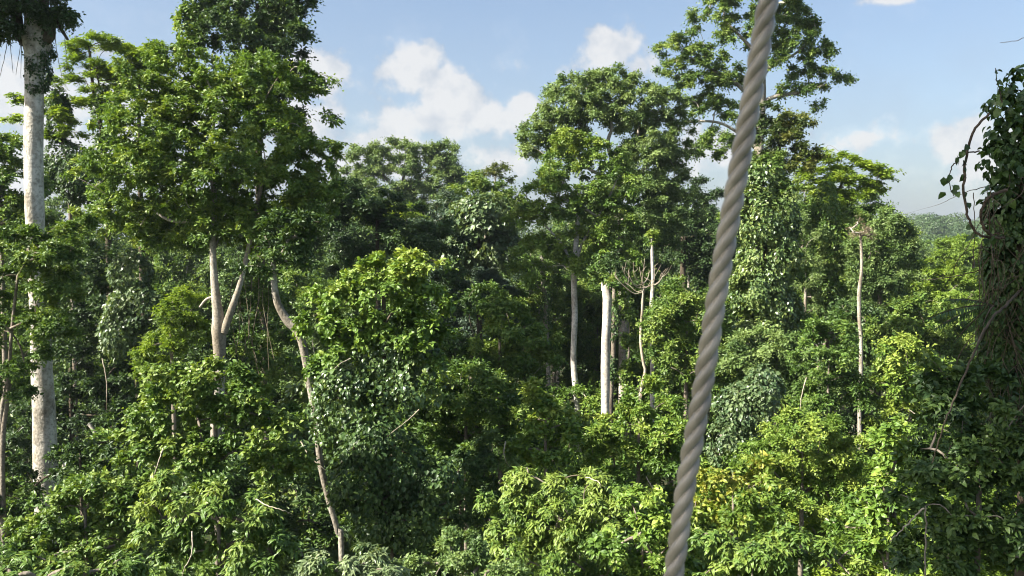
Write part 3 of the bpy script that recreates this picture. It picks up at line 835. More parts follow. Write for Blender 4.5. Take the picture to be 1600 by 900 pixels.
plant('bushy_tree', 'yellow-green tree with broad rosettes right of the slim dry-topped trunk', 'tree', 34,
      [(1404, 545, 36, 28, .08), (1396, 585, 34, 34), (1436, 575, 40, 36), (1414, 622, 44, 34), (1460, 600, 44, 40), (1400, 655, 40, 30)], 'bright', leaf=9, tint=.58, rc=15, seed=53)
plant('bushy_tree', 'soft mid-green crowns above the rosette tree on the right', 'tree', 48,
      [(1440, 500, 50, 34), (1490, 520, 44, 40), (1450, 540, 50, 30), (1520, 560, 44, 50), (1395, 510, 34, 26)], 'mid', leaf=7, tint=.62, rc=14, seed=54)
plant('bushy_tree', 'light yellow crown catching the sun on the right valley slope', 'tree', 70,
      [(1464, 420, 30, 14, .1), (1490, 432, 34, 16), (1450, 440, 36, 18), (1500, 455, 50, 24), (1440, 465, 44, 24)], 'fern', leaf=6, tint=.5, rc=11, seed=55)
plant('bushy_tree', 'rounded pale green crown below the far ridge on the right', 'tree', 95,
      [(1500, 382, 34, 12), (1530, 388, 40, 18), (1500, 400, 44, 18), (1550, 410, 40, 22)], 'fern', leaf=5, tint=.42, rc=9, seed=56)

# ------------------------------------------------------------------ nearer trees below the walkway: left and centre
plant('vine_covered_tree', 'greyish vine-hung thicket left of the forked trunk', 'tree', 35,
      [(205, 430, 30, 40), (215, 480, 40, 40), (232, 530, 40, 36), (190, 520, 30, 40)], 'pale', style='vine', leaf=8.5, wr=.75, rc=13, tint=.38, bark='dark', seed=60)
plant('leafy_tree', 'bright feathery sapling between the grey vine thicket and the forked trunk', 'tree', 33,
      [(285, 470, 34, 20, .1), (270, 500, 34, 20), (300, 520, 30, 22), (262, 545, 44, 22, .05), (255, 580, 40, 22)], 'fern', leaf=8, tint=.32, wr=.4, rc=14, seed=61)
plant('leafy_tree', 'tangled thicket with dry stems between the forked trunk and the bent trunk', 'tree', 35,
      [(410, 470, 34, 40), (402, 540, 34, 40), (440, 560, 30, 50), (410, 600, 40, 30), (395, 440, 26, 30)], 'mid', leaf=8, tint=.5, rc=15, seed=62, cover=.8)
plant('vine_laden_tree', 'bushy tree with a bright yellow top right of the bent trunk', 'tree', 21,
      [(612, 412, 46, 20, .42), (580, 432, 50, 24, .3), (655, 420, 40, 14, .38), (690, 412, 12, 5, .4), (530, 462, 40, 28, .12), (610, 462, 60, 32, .12), (660, 470, 40, 40, .02), (556, 510, 56, 40, .06), (625, 520, 60, 44, -.02), (670, 540, 36, 50, -.05), (510, 505, 34, 26, .1), (530, 560, 46, 40)],
      'bright', leaf=11.5, tint=.36, wr=.6, bark='dark', seed=63, rc=18, cover=.95, curved=True,
      extra=[dict(part='vine_foliage', mat='gloss', leaf=10.5, wr=.8, rc=16, cover=.5, tint=.36, lobes=[(600, 560, 60, 70), (560, 610, 60, 60), (650, 590, 44, 60), (540, 650, 50, 60)])])
plant('leafy_tree', 'shaded dark green broad crown low in the middle', 'tree', 25,
      [(730, 592, 60, 30, .1), (690, 630, 64, 44), (770, 630, 56, 44), (730, 680, 80, 50), (800, 670, 50, 50, -.1), (670, 690, 50, 50)],
      'mid', leaf=10, tint=.42, wr=.45, rc=18, seed=64)
plant('vine_covered_tree', 'dark vine mass with scattered pale round leaves left of the shaded broad crown', 'tree', 20,
      [(585, 690, 50, 50), (620, 740, 50, 60), (560, 750, 44, 60), (640, 810, 50, 50), (680, 760, 44, 44), (590, 820, 50, 50)], 'deep', style='vine', leaf=10, wr=.85, rc=16, tint=.5, bark='dark', seed=65, cover=.7)
plant('leafy_tree', 'glossy sapling with lime-yellow tips left of the slim pale trunk', 'tree', 23,
      [(842, 612, 26, 20, .25), (866, 640, 30, 22, .2), (846, 650, 34, 30), (880, 680, 30, 34), (850, 700, 44, 34)], 'bright', leaf=11, tint=.5, wr=.6, rc=15, seed=66)
plant('leafy_tree', 'leafy thicket in dappled light left of the crooked pale trunk', 'tree', 38,
      [(800, 510, 40, 44), (830, 560, 50, 44, .08), (775, 560, 44, 44), (810, 600, 44, 34), (760, 480, 34, 34, -.1), (705, 560, 44, 44, -.1)], 'mid', leaf=8.5, tint=.5, rc=16, seed=67)
plant('leafy_tree', 'bright far thicket showing between the pale trunks at centre', 'tree', 62,
      [(875, 470, 36, 40), (925, 470, 34, 40), (915, 530, 44, 44), (870, 540, 40, 44), (1000, 500, 40, 50, -.1), (1000, 570, 44, 40, -.1), (920, 590, 50, 40)], 'mid', leaf=5.5, tint=.55, rc=13, seed=68)
plant('leafy_tree', 'sunlit green tree with yellow tips at the foot of the white trunk', 'tree', 26,
      [(975, 655, 46, 30, .1), (1020, 630, 44, 34, .08), (1050, 670, 40, 40), (990, 700, 60, 34, .05), (935, 690, 34, 26), (1040, 720, 40, 44), (950, 735, 50, 30)], 'bright', leaf=9, tint=.45, rc=16, seed=69)
plant('weeping_tree', 'rounded crown of long drooping leaves at bottom centre', 'tree', 17,
      [(835, 762, 54, 30, .1), (900, 755, 54, 28, .12), (790, 795, 40, 34), (860, 800, 70, 34, .03), (945, 790, 50, 36, .04), (810, 840, 60, 34), (900, 845, 70, 34), (970, 835, 40, 34), (860, 890, 90, 34)],
      'mid', style='long', leaf=12.5, wr=.34, tint=.66, rc=18, seed=70, curved=True)
plant('leafy_tree', 'dense big-leaved thicket at left under the forked trunk', 'tree', 18,
      [(270, 598, 50, 30, .12), (330, 590, 50, 26, .08), (395, 612, 44, 30, .04), (235, 640, 44, 34, .1), (300, 645, 60, 36, .04), (375, 660, 60, 40), (440, 660, 40, 44, .05), (220, 700, 44, 40), (290, 710, 66, 44), (370, 725, 66, 40, -.03), (440, 735, 46, 44)],
      'mid', leaf=11, tint=.58, wr=.6, rc=17, seed=71, curved=True)
plant('leafy_tree', 'glossy green bush along the foot of the thick pale trunk at lower left', 'tree', 19,
      [(150, 770, 60, 34, .08), (180, 810, 64, 40, .04), (100, 800, 54, 34), (130, 850, 80, 40), (60, 860, 60, 34), (230, 780, 40, 44), (20, 845, 40, 30, -.05)],
      'mid', leaf=12, tint=.58, wr=.5, rc=19, seed=72, curved=True)
plant('rosette_tree', 'long-leaved tree with orange-yellow young tips at lower left', 'tree', 13,
      [(270, 760, 36, 18, .36), (320, 775, 46, 22, .18), (240, 790, 24, 12, .5), (380, 800, 50, 26, .12), (420, 800, 30, 16, .3), (300, 825, 64, 32), (380, 850, 70, 34), (460, 870, 54, 34), (270, 880, 70, 30)],
      'mid', style='long', leaf=16, wr=.36, tint=.52, rc=22, seed=73, curved=True)
plant('rosette_tree', 'long grey-green leaves in rosettes at the bottom left corner', 'tree', 11,
      [(40, 890, 60, 26), (130, 895, 60, 24), (200, 900, 50, 24), (-20, 900, 50, 30)], 'mid', style='long', leaf=18, wr=.3, tint=.6, rc=24, seed=74, curved=True)
plant('rosette_tree', 'pale long-leaved sprays at the bottom edge right of the bent trunk', 'tree', 13,
      [(560, 870, 34, 24, .1), (590, 890, 40, 24), (530, 895, 40, 24), (500, 880, 30, 24)], 'pale', style='long', leaf=16, wr=.32, tint=.7, rc=20, seed=75, curved=True)
plant('fine_leaved_shrub', 'small-leaved olive bush at bottom edge left of the weeping crown', 'shrub', 14,
      [(720, 855, 54, 24), (680, 885, 50, 24), (770, 890, 60, 26), (640, 890, 34, 18, .15)], 'olive', leaf=10, wr=.4, tint=.62, rc=17, seed=76, curved=True)
plant('leafy_tree', 'thicket of yellow-tipped broad leaves at the bottom left of the rope', 'tree', 14,
      [(975, 868, 54, 30, .05), (1020, 830, 40, 34, .08), (1030, 890, 50, 30), (1000, 790, 34, 30, .15)], 'bright', leaf=14, wr=.5, tint=.42, rc=20, seed=77, curved=True)
plant('leafy_tree', 'yellow-leaved sapling hard by the lower right side of the rope', 'tree', 17,
      [(1130, 752, 40, 30, .2), (1160, 790, 46, 34, .1), (1110, 800, 34, 34, .2), (1190, 740, 34, 26, .1)], 'yellow', leaf=13, wr=.5, tint=.32, rc=18, seed=78, curved=True)
plant('rosette_tree', 'long-leaved sprays at the bottom edge right of the rope', 'tree', 13,
      [(1120, 850, 46, 26), (1180, 850, 50, 30, .05), (1240, 850, 50, 30), (1140, 890, 60, 26), (1230, 895, 70, 30), (1300, 880, 50, 34)], 'mid', style='long', leaf=14, wr=.38, tint=.62, rc=20, seed=79, curved=True)
plant('leafy_tree', 'tree with big lime leaves just left of the dim leaves on the right', 'tree', 12,
      [(1380, 700, 34, 26, .12), (1410, 740, 44, 34, .06), (1370, 780, 44, 36), (1420, 800, 44, 40), (1340, 830, 50, 40), (1400, 670, 24, 16, .1), (1390, 860, 60, 40)], 'bright', leaf=15, wr=.5, tint=.40, rc=20, seed=80, curved=True, cover=.8)

plant('leafy_tree', 'dim green thicket deep in the gap under the shaded broad crown', 'tree', 23,
      [(735, 750, 56, 44), (700, 810, 56, 50), (770, 720, 40, 40), (650, 860, 50, 40), (760, 800, 40, 40)], 'deep', leaf=10, tint=.55, rc=16, seed=64 + 100, bark='dark')
plant('leafy_tree', 'dim green thicket low in the gap behind the glossy bush at the thick trunk foot', 'tree', 24,
      [(215, 650, 40, 40), (180, 720, 44, 40), (20, 760, 40, 50), (120, 720, 30, 34)], 'deep', leaf=9, tint=.5, rc=15, seed=165, bark='dark')
# ------------------------------------------------------------------ near right: shaded tree smothered in vines
plant('near_leafy_tree', 'close dim tree with smooth oval leaves filling the lower right corner', 'tree', 7.3,
      [(1500, 640, 60, 50, -.1), (1560, 620, 60, 50, -.1), (1470, 720, 60, 50), (1540, 720, 70, 60), (1600, 720, 60, 70), (1480, 800, 70, 50), (1560, 820, 80, 60), (1440, 860, 60, 40), (1520, 890, 90, 40), (1610, 860, 60, 60), (1470, 590, 34, 26, -.1)],
      'deep', leaf=17, wr=.5, tint=.62, rc=24, seed=90, curved=True, cover=.75, bark='grey', branches=60, rtip=.004)
vt = plant('vine_smothered_tree', 'dark close trunk buried in vines and dead stems at the right edge', 'tree', 8,
      [(1600, 135, 30, 30), (1580, 165, 34, 34), (1612, 190, 44, 50), (1580, 215, 34, 40), (1566, 250, 30, 34), (1604, 270, 50, 50), (1586, 320, 40, 40), (1620, 350, 50, 60)],
      'deep', style='vine', leaf=20, wr=.7, rc=17, tint=.45, seed=91, curved=True, bark='dark', cover=.38, branches=30, rtip=.004,
      trunk=[(1606, 170, 14), (1602, 300, 20), (1598, 400, 26), (1600, 520, 32), (1606, 700, 38), (1610, 900, 42)],
      extra=[dict(part='vine_curtain', style='vine', mat='deep', leaf=13, wr=.6, rc=15, cover=1.0, tint=.5, lobes=[(1580, 340, 30, 40), (1562, 430, 22, 40), (1580, 400, 34, 60), (1590, 480, 40, 60), (1576, 560, 40, 60), (1592, 640, 40, 60), (1552, 500, 20, 50)])])
def strand_set(name, parent, n, seed, box, Y0, dY, r0, mat, wig=.05, hang=True):
    """a mat of dead stems wound round the trunk"""
    rng = RNG(seed)
    tb = Tubes()
    off = np.array(parent.location) if parent else 0
    for _ in range(n):
        px, py = rng.uniform(box[0], box[2]), rng.uniform(box[1], box[3])
        ln = rng.uniform(40, 190)
        dirx = rng.normal(0, .35)
        q = []
        Y = Y0 + rng.uniform(-dY, dY)
        for t in np.linspace(0, 1, 6):
            q.append(at(px + dirx * ln * t + rng.normal(0, 7), min(py + ln * t + rng.normal(0, 5), 1000), Y + rng.normal(0, .06)))
        q = smooth_path(np.array(q), 4)
        tb.add(q - off, r0 * rng.uniform(.4, 1.3), 5)
    o = link(name, tb.mesh(name, mat), parent)
    o['kind'] = 'stuff'
    return o
strand_set('dead_stems', vt, 46, 5, (1540, 300, 1640, 600), 7.72, .16, .0028, BM['straw'])
strand_set('dead_stems', vt, 70, 6, (1536, 260, 1640, 700), 7.75, .2, .0034, BM['vine'])

def liana(label, pts, width_px, mat='vine', leaves=None, group=None, seed=1, name='hanging_vine', cat='vine'):
    """pts: (x, y, Y). One top-level vine; its leaves are a part"""
    rng = RNG(seed + 400)
    p0 = at(*pts[0])
    root = thing(name, label, cat, p0, group)
    q = smooth_path(np.array([at(*p) - p0 for p in pts]), 7)
    q += rng.normal(0, .004, q.shape)
    tb = Tubes()
    w = width_px if isinstance(width_px, tuple) else (width_px, width_px * .7)
    rr = np.linspace(w[0], w[1], len(q)) * m_px(pts[0][2]) / 2
    tb.add(q, rr, 7)
    link('stem', tb.mesh(name + '_stem', BM[mat]), root)
    if leaves:
        n, L, wr, lm = leaves
        i = rng.integers(len(q) // 4 if len(q) > 8 else 0, len(q), n)
        nr = norm(np.array((0, -.6, .5)) + rng.normal(0, .6, (n, 3)))
        ax = norm(np.array((0, 0, -1.0)) + rng.normal(0, .45, (n, 3)))
        k = m_px(pts[0][2])
        link('foliage', leaf_mesh(name + '_leaves', q[i] + rng.normal(0, L * k * .3, (n, 3)), ax, nr, L * k * rng.uniform(.7, 1.2, n), L * wr * k, np.clip(rng.normal(.4, .15, n), 0, 1), LM[lm], True), root)
    return root
liana('long dark vine arching down from the smothered trunk against the sky', [(1546, 178, 7.6), (1524, 200, 7.6), (1512, 235, 7.6), (1506, 290, 7.6), (1512, 335, 7.6), (1524, 362, 7.6), (1546, 372, 7.6)], (4, 4), leaves=(16, 14, .8, 'deep'), seed=1)
liana('thick dark vine curling in a loop beside the smothered trunk', [(1572, 296, 7.55), (1550, 306, 7.5), (1538, 318, 7.5), (1533, 340, 7.5), (1540, 358, 7.5), (1552, 370, 7.6), (1570, 372, 7.7)], (5, 4), seed=2)
liana('leafy vine shoot pointing straight up into the sky at the right', [(1566, 160, 7.6), (1561, 140, 7.6), (1557, 125, 7.6), (1555, 106, 7.6)], (2.2, 1), leaves=(9, 12, .55, 'deep'), seed=3)
liana('leafy vine tip dangling left of the long arching vine', [(1530, 236, 7.6), (1508, 240, 7.6), (1492, 254, 7.6), (1485, 268, 7.6), (1482, 284, 7.6), (1490, 306, 7.6)], (2.5, 1.2), leaves=(11, 15, .7, 'deep'), seed=4)
liana('thin slack vine running left from the smothered trunk to the trees', [(1575, 284, 8), (1530, 294, 9), (1500, 304, 11), (1465, 320, 16), (1440, 327, 24), (1412, 335, 34)], (1.8, .45), mat='dark', leaves=None, seed=5)
liana('straight thin vine crossing lower down left of the smothered trunk', [(1590, 408, 8), (1540, 420, 8.3), (1500, 430, 8.8), (1472, 435, 9.6), (1440, 437, 12)], (2.2, 1), mat='dark', seed=6)
liana('grey leaning branch sloping down left from the smothered trunk', [(1596, 452, 7.8), (1572, 476, 7.5), (1552, 496, 7.3), (1536, 520, 7.2), (1518, 560, 7.1), (1494, 618, 7.0), (1476, 660, 6.9), (1462, 706, 6.9), (1455, 724, 6.9)], (4.6, 1.6), mat='dark', seed=7, name='leaning_branch', cat='branch')
liana('pale dry twig slanting among the dim leaves at lower right', [(1444, 792, 6.8), (1425, 812, 6.8), (1405, 832, 6.8), (1390, 846, 6.8)], (3, 1.5), mat='dead', seed=8, name='dry_twig', cat='twig')
liana('thin bare upright stem among the dim leaves at lower right', [(1446, 790, 6.9), (1447, 830, 6.9), (1445, 870, 6.9), (1446, 920, 6.9)], (2.5, 2.5), mat='grey', seed=9, name='thin_stem', cat='stem')
liana('short bare twig entering the sky from the right edge', [(1640, 48, 8), (1610, 55, 8), (1585, 64, 8), (1563, 68, 8)], (1.4, .7), mat='dark', seed=10, name='bare_twig', cat='twig')
for i, (x, y0, y1) in enumerate([(1521, 300, 420), (1529, 380, 560), (1552, 300, 470)]):
    liana(['hair-thin vine hanging inside the long arching vine', 'thin vine hanging straight down below the long arching vine', 'thin vine hanging inside the curled loop'][i],
          [(x, y0, 7.7), (x + 2, (y0 + y1) / 2, 7.7), (x - 1, y1, 7.7)], (1.3, 1.0), seed=20 + i)

def fern_palm(label, px, py, Y, dirs, seed):
    """arching pinnate fronds, each a part"""
    rng = RNG(seed)
    base = at(px, py, Y)
    root = thing('fern_frond_plant', label, 'fern', base)
    for (dx, dz, dy, ln) in dirs:
        t = np.linspace(0, 1, 26)
        d = norm(np.array((dx, dy, dz)))
        p = d * (t * ln)[:, None]
        p[:, 2] -= .28 * ln * t ** 2
        tb = Tubes()
        tb.add(p, np.linspace(.009, .003, 26), 5)
        fr = link('frond', tb.mesh('frond_rib', BM['dark']), root)
        tan = norm(np.gradient(p, axis=0))
        sd = norm(np.cross(tan, np.array((0, 0, 1.0))))
        pos = np.repeat(p[2:], 2, 0)
        s = np.tile((1., -1.), 24)[:, None]
        ax = norm(np.repeat(sd[2:], 2, 0) * s + np.repeat(tan[2:], 2, 0) * .55 + rng.normal(0, .06, (48, 3)) - np.array((0, 0, .25)))
        nr = np.tile(np.array((0, 0, 1.0)), (48, 1)) + rng.normal(0, .12, (48, 3))
        Ls = ln * .24 * np.repeat(np.sin(np.linspace(.35, 2.9, 24)), 2)
        link('leaflets', leaf_mesh('frond_leaflets', pos, ax, nr, Ls, ln * .034, np.clip(rng.normal(.4, .1, 48), 0, 1), LM['deep'], True), fr)
    return root
fern_palm('dark arching fern fronds sprouting left from the smothered trunk', 1552, 478, 7.7, [(-1, .10, -.1, .62), (-1, -.16, .15, .5), (-.8, .35, .2, .42), (-.9, -.45, -.2, .45), (-.6, -.1, -.7, .4)], 31)

# ------------------------------------------------------------------ centre: dead candelabra tree, dead branch, hanging vines
def candelabra():
    Y = 43
    k = m_px(Y)
    base = at(1002, 605, Y); base[2] = ground_z(base[0], Y)
    root = thing('dead_tree', 'thin dead tree with bare upswept branches like a candelabra', 'tree', base)
    rng = RNG(77)
    tp = np.array([np.append(at(x, y, Y) - base, w * k / 2) for (x, y, w) in [(1005, 452, 3.6), (1003, 490, 4), (1001, 530, 4.4), (1005, 565, 4.6), (1008, 580, 4.8), (1002, 610, 5), (1000, 680, 6)]])
    tp = np.vstack([tp, [0, 0, -.3, .16]])
    sp = smooth_path(tp[::-1], 6)
    tb = Tubes(); tb.add(sp[:, :3], sp[:, 3], 9, rng, .04)
    link('trunk', tb.mesh('dead_trunk', BM['dead']), root)
    for (x, y, w) in [(963, 423, 2.2), (972, 415, 1.6), (983, 420, 1.8), (990, 409, 1.5), (999, 417, 1.8), (1007, 404, 1.4), (1014, 420, 1.8), (1024, 414, 1.5), (1034, 426, 2.0), (1041, 420, 1.2), (977, 438, 1.3), (1022, 436, 1.4)]:
        side = x - 1004
        yo = rng.uniform(-1.4, 1.4)
        y0 = 457 - rng.uniform(0, 16)
        pts = [at(1004, y0, Y), at(1004 + side * .38 + rng.normal(0, 1.5), y0 - rng.uniform(-3, 4), Y + yo * .4), at(1004 + side * .78 + rng.normal(0, 2), y0 * .62 + y * .38 + rng.normal(0, 2), Y + yo * .8), at(1004 + side * .97 + rng.normal(0, 2), y0 * .25 + y * .75, Y + yo), at(x, y, Y + yo)]
        q = smooth_path(np.array(pts) - base, 5)
        tb = Tubes(); tb.add(q, np.linspace(w, .5, len(q)) * k / 2, 6, rng, .08)
        fork = q[len(q) * 3 // 5]
        tb.add(smooth_path(np.array([fork, fork + np.array((side * .004 + rng.normal(0, .1), rng.normal(0, .15), .25)), fork + np.array((side * .009 + rng.normal(0, .2), rng.normal(0, .25), .62))]), 4), np.linspace(w * .5, .35, 9) * k / 2, 5)
        link('branch', tb.mesh('dead_branch', BM['dead']), root)
candelabra()
liana('thin pale vine arching from the slim white pole to the thicket', [(1019, 488, 44), (1035, 492, 43), (1058, 504, 42), (1070, 528, 41), (1075, 552, 40.5)], (2, 1.2), mat='dead', seed=41)
liana('pale broken branch slanting in the shade right of the thick trunk', [(138, 662, 33), (146, 672, 33), (156, 690, 33), (166, 708, 33), (172, 724, 33)], (6, 5), mat='pale', seed=42, name='broken_branch', cat='branch')
liana('stub of pale broken limb at the right foot of the thick trunk', [(92, 712, 28), (98, 724, 28), (106, 742, 28)], (6, 5), mat='pale', seed=43, name='broken_branch', cat='branch')
rg = RNG(55)
for i in range(8):
    x = 362 + i * 8 + rg.uniform(-3, 3)
    y0, y1 = rg.uniform(395, 440), rg.uniform(540, 620)
    liana('thin brown vine hanging in the curtain between the forked and bent trunks', [(x, y0, 34.5), (x + rg.uniform(-9, 9), y0 * .7 + y1 * .3, 34), (x + rg.uniform(-9, 9), y0 * .35 + y1 * .65, 33.6), (x + rg.uniform(-14, 14), y1, 33.3)], (rg.uniform(.9, 1.7), .8), mat='straw', seed=60 + i, group='brown vines by the forked trunk')
for i in range(9):
    x = 4 + i * 12 + rg.uniform(-5, 5)
    y1 = rg.uniform(80, 150)
    liana('bare wispy twig drooping from the dark crown at top left', [(x, -20, 26), (x + rg.uniform(-8, 8), y1 * .5, 26), (x + rg.uniform(-14, 14), y1, 26)], (1.6, .6), mat='grey', seed=80 + i, group='drooping twigs at top left')
tw = RNG(606)
for i, (x, y, Y, w) in enumerate([(470, 690, 21.3, 2.2), (548, 560, 20.2, 1.8), (655, 640, 19.6, 1.6), (255, 700, 17, 2), (400, 780, 12.6, 2), (300, 830, 12.2, 2.2), (700, 720, 21.5, 2), (790, 690, 22, 1.8), (915, 745, 16.2, 1.8), (1010, 745, 24.5, 1.6), (1150, 600, 36, 1.6), (1260, 590, 33, 1.6), (1290, 810, 16, 2), (1420, 640, 32, 1.6), (230, 570, 31.5, 1.6), (160, 560, 33, 2)]):
    a = tw.uniform(-1.3, 1.3); ln = tw.uniform(40, 90)
    dx, dy = math.sin(a) * ln, math.cos(a) * ln
    liana('thin bare dead twig poking out among sunlit leaves', [(x, y, Y), (x + dx * .4 + tw.uniform(-6, 6), y + dy * .4, Y - .15), (x + dx * .75 + tw.uniform(-6, 6), y + dy * .75, Y - .2), (x + dx, y + dy, Y + .1)], (w, .6), mat='dead', seed=300 + i, group='dead twigs among the foliage', name='dead_twig', cat='twig')
liana('dark slanting limb stub at the far left edge', [(14, 600, 24), (4, 640, 24), (2, 720, 24), (-2, 800, 24), (0, 880, 24)], (9, 11), mat='grey', seed=99, name='slanting_stem', cat='stem')

# ------------------------------------------------------------------ the twisted rope of the walkway
def rope():
    path = smooth_path(np.array([at(x, y, .82) for (x, y) in [(1018, 1100), (1036, 985), (1052, 900), (1073, 750), (1099, 600), (1122, 450), (1148, 300), (1175, 150), (1200, 0), (1222, -150), (1240, -280)]]), 60)
    root = thing('twisted_rope', 'thick twisted three-strand rope stretched from top to bottom, close up', 'rope', path[0])
    path = path - path[0]
    seg = np.concatenate([[0], np.cumsum(np.linalg.norm(np.diff(path, axis=0), axis=1))])
    length = seg[-1]
    lay, rc, rs = .0640, .0047, .0054
    n = int(length / lay * 48)
    t = np.linspace(0, length, n)
    axis_p = np.stack([np.interp(t, seg, path[:, i]) for i in range(3)], 1)
    d = norm(np.gradient(axis_p, axis=0))
    a = norm(np.cross(d, (0, 1.0, 0)))
    b = np.cross(d, a)
    m, tr = new_mat('rope fibre')
    N, L = tr.nodes, tr.links
    out = N.new('ShaderNodeOutputMaterial')
    p = N.new('ShaderNodeBsdfPrincipled')
    p.inputs['Roughness'].default_value = .32
    p.inputs['Specular IOR Level'].default_value = .75
    p.inputs['Sheen Weight'].default_value = .25
    tcn = N.new('ShaderNodeTexCoord')
    nz = N.new('ShaderNodeTexNoise'); nz.inputs['Scale'].default_value = 60; nz.inputs['Detail'].default_value = 8
    L.new(tcn.outputs['Object'], nz.inputs['Vector'])
    r = N.new('ShaderNodeValToRGB')
    r.color_ramp.elements[0].position, r.color_ramp.elements[0].color = .3, (.22, .19, .14, 1)
    r.color_ramp.elements[1].position, r.color_ramp.elements[1].color = .7, (.45, .395, .30, 1)
    nd = N.new('ShaderNodeTexNoise'); nd.inputs['Scale'].default_value = 14; nd.inputs['Detail'].default_value = 6
    L.new(tcn.outputs['Object'], nd.inputs['Vector'])
    av = N.new('ShaderNodeMath'); av.operation = 'MULTIPLY_ADD'
    L.new(nd.outputs[0], av.inputs[0]); av.inputs[1].default_value = .9; 
    hf = N.new('ShaderNodeMath'); hf.operation = 'MULTIPLY_ADD'
    L.new(nz.outputs[0], hf.inputs[0]); hf.inputs[1].default_value = .6; hf.inputs[2].default_value = -.25
    L.new(hf.outputs[0], av.inputs[2])
    L.new(av.outputs[0], r.inputs[0]); L.new(r.outputs[0], p.inputs['Base Color'])
    L.new(p.outputs[0], out.inputs[0])
    for s in range(3):
        ph = s * 2 * math.pi / 3
        an = 2 * math.pi * t / lay + ph + .12 * np.sin(t * 9.1) + .08 * np.sin(t * 23)
        cen = axis_p + rc * (np.cos(an)[:, None] * a + np.sin(an)[:, None] * b)
        sides = 28
        tan = norm(np.gradient(cen, axis=0))
        e1 = np.cos(an)[:, None] * a + np.sin(an)[:, None] * b
        e1 = norm(e1 - tan * np.sum(e1 * tan, 1, keepdims=True))
        e2 = np.cross(tan, e1)
        th = np.arange(sides) * 2 * math.pi / sides
        R = rs * (1 + .012 * np.cos(11 * (th[None, :] - 2 * math.pi * t[:, None] / .05)))
        ring = cen[:, None, :] + R[..., None] * (np.cos(th)[None, :, None] * e1[:, None] + np.sin(th)[None, :, None] * e2[:, None])
        i = np.arange(n - 1)[:, None] * sides; j = np.arange(sides)[None, :]; kk = (j + 1) % sides
        q = np.stack([i + j, i + kk, i + sides + kk, i + sides + j], -1).reshape(-1, 4)
        link('strand', mesh_from('rope_strand', ring.reshape(-1, 3), q, m, smooth=True), root)
rope()

# ------------------------------------------------------------------ shared crowns for the trees that stand behind
def lib_crown(name, lobes, mat, style='broad', L=.22, wr=.5, rc=.62, seed=1, cover=.9, tint=.5):
    rng = RNG(seed + 900)
    me, cc = make_crown(rng, name, lobes, style, LM[mat], L, wr, rc, cover, tint)
    tb = Tubes()
    zt = np.percentile(cc[:, 2], 60)
    sp = smooth_path(np.array([[0, 0, -.6, .34], [.1, 0, zt * .4, .24], [0, .1, zt * .8, .18], [0, 0, zt, .1]]), 5)
    tb.add(sp[:, :3], sp[:, 3], 8, rng, .05)
    branchwork(rng, tb, [p for p in sp[-7:, :3]], cc, .02, cap=40)
    top = max(l[2] + l[5] for l in lobes)
    return me, tb.mesh(name + '_trunk', BM['pale' if seed % 2 else 'grey']), top
def rl(rng, n, R, H, z0, flat=.6):
    """a crown of n lobes: radius R, height H, bottom z0"""
    out = []
    for i in range(n):
        h = (i + .5) / n
        rr = R * math.sqrt(max(.12, 1 - (h * 1.15 - .25) ** 2)) * .62
        a = i * 2.4 + rng.uniform(-.4, .4)
        s = R * rng.uniform(.36, .52) * (1.1 - .35 * h)
        out.append((rr * math.cos(a) * rng.uniform(.6, 1), rr * math.sin(a) * rng.uniform(.6, 1), z0 + h * H, s, s, s * flat, rng.normal(0, .06)))
    return out
lr = RNG(4242)
LIB = [lib_crown('crown_broad', rl(lr, 12, 4.6, 6.5, 13.5), 'mid', seed=1, tint=.52),
       lib_crown('crown_dark', rl(lr, 13, 4.4, 8.5, 11), 'deep', seed=2, tint=.5),
       lib_crown('crown_tall', rl(lr, 14, 3.6, 11, 9), 'mid', seed=3, tint=.45, L=.24),
       lib_crown('crown_flat', rl(lr, 10, 5.6, 4.2, 16, .4), 'fern', 'fern', L=.14, wr=.4, seed=4, tint=.4),
       lib_crown('crown_olive', rl(lr, 13, 4.8, 7.5, 12.5), 'olive', seed=5, tint=.5, L=.2),
       lib_crown('crown_vine', [(l[0], l[1], l[2], l[3], l[4], l[5] * 1.6, l[6]) for l in rl(lr, 9, 3.2, 11, 8)], 'gloss', 'vine', L=.26, wr=.8, seed=6, tint=.5),
       lib_crown('crown_lime', rl(lr, 11, 4.2, 6.5, 13), 'bright', seed=7, tint=.42)]
KIND = ['broad leafy', 'dark leafy', 'tall green', 'flat feathery', 'olive', 'vine-clad', 'lime green']
NAME = ['background_tree', 'background_tree', 'tall_background_tree', 'feathery_background_tree', 'olive_background_tree', 'vine_clad_background_tree', 'lime_background_tree']
fr = RNG(31337)
def filler(px, ptop, Y, kind, where, scale=1.0):
    me, tm, top = LIB[kind]
    p = at(px, ptop, Y)
    gz = ground_z(p[0], Y)
    h = max(p[2] - gz, 5)
    s = h / top
    sx = (.55 + .45 * s) * scale * fr.uniform(.9, 1.12)
    root = thing(NAME[kind], KIND[kind] + ' tree standing in ' + where, 'tree', (p[0], Y, gz), 'trees in ' + where)
    root.rotation_euler = (0, 0, fr.uniform(0, 6.28))
    root.scale = (sx, sx, s)
    link('crown', me, root)
    link('trunk', tm, root)
    return root
def prof(px, Y):
    if px < 1390:
        ys = np.interp(Y, [22, 28, 36, 45, 56, 70, 90, 115], [800, 700, 600, 520, 440, 370, 320, 296])
    else:
        ys = np.interp(Y, [22, 28, 36, 45, 56, 70, 90, 115, 160, 230], [820, 740, 660, 585, 520, 470, 425, 402, 386, 376])
    return ys
CLEAR = [(325, 400, 575, 32), (40, 100, 780, 26), (420, 540, 840, 22), (880, 1035, 655, 46), (1335, 1352, 635, 47), (840, 866, 590, 54), (1060, 1085, 470, 78)]
W_L = 'the dim forest wall on the left behind the front trees'
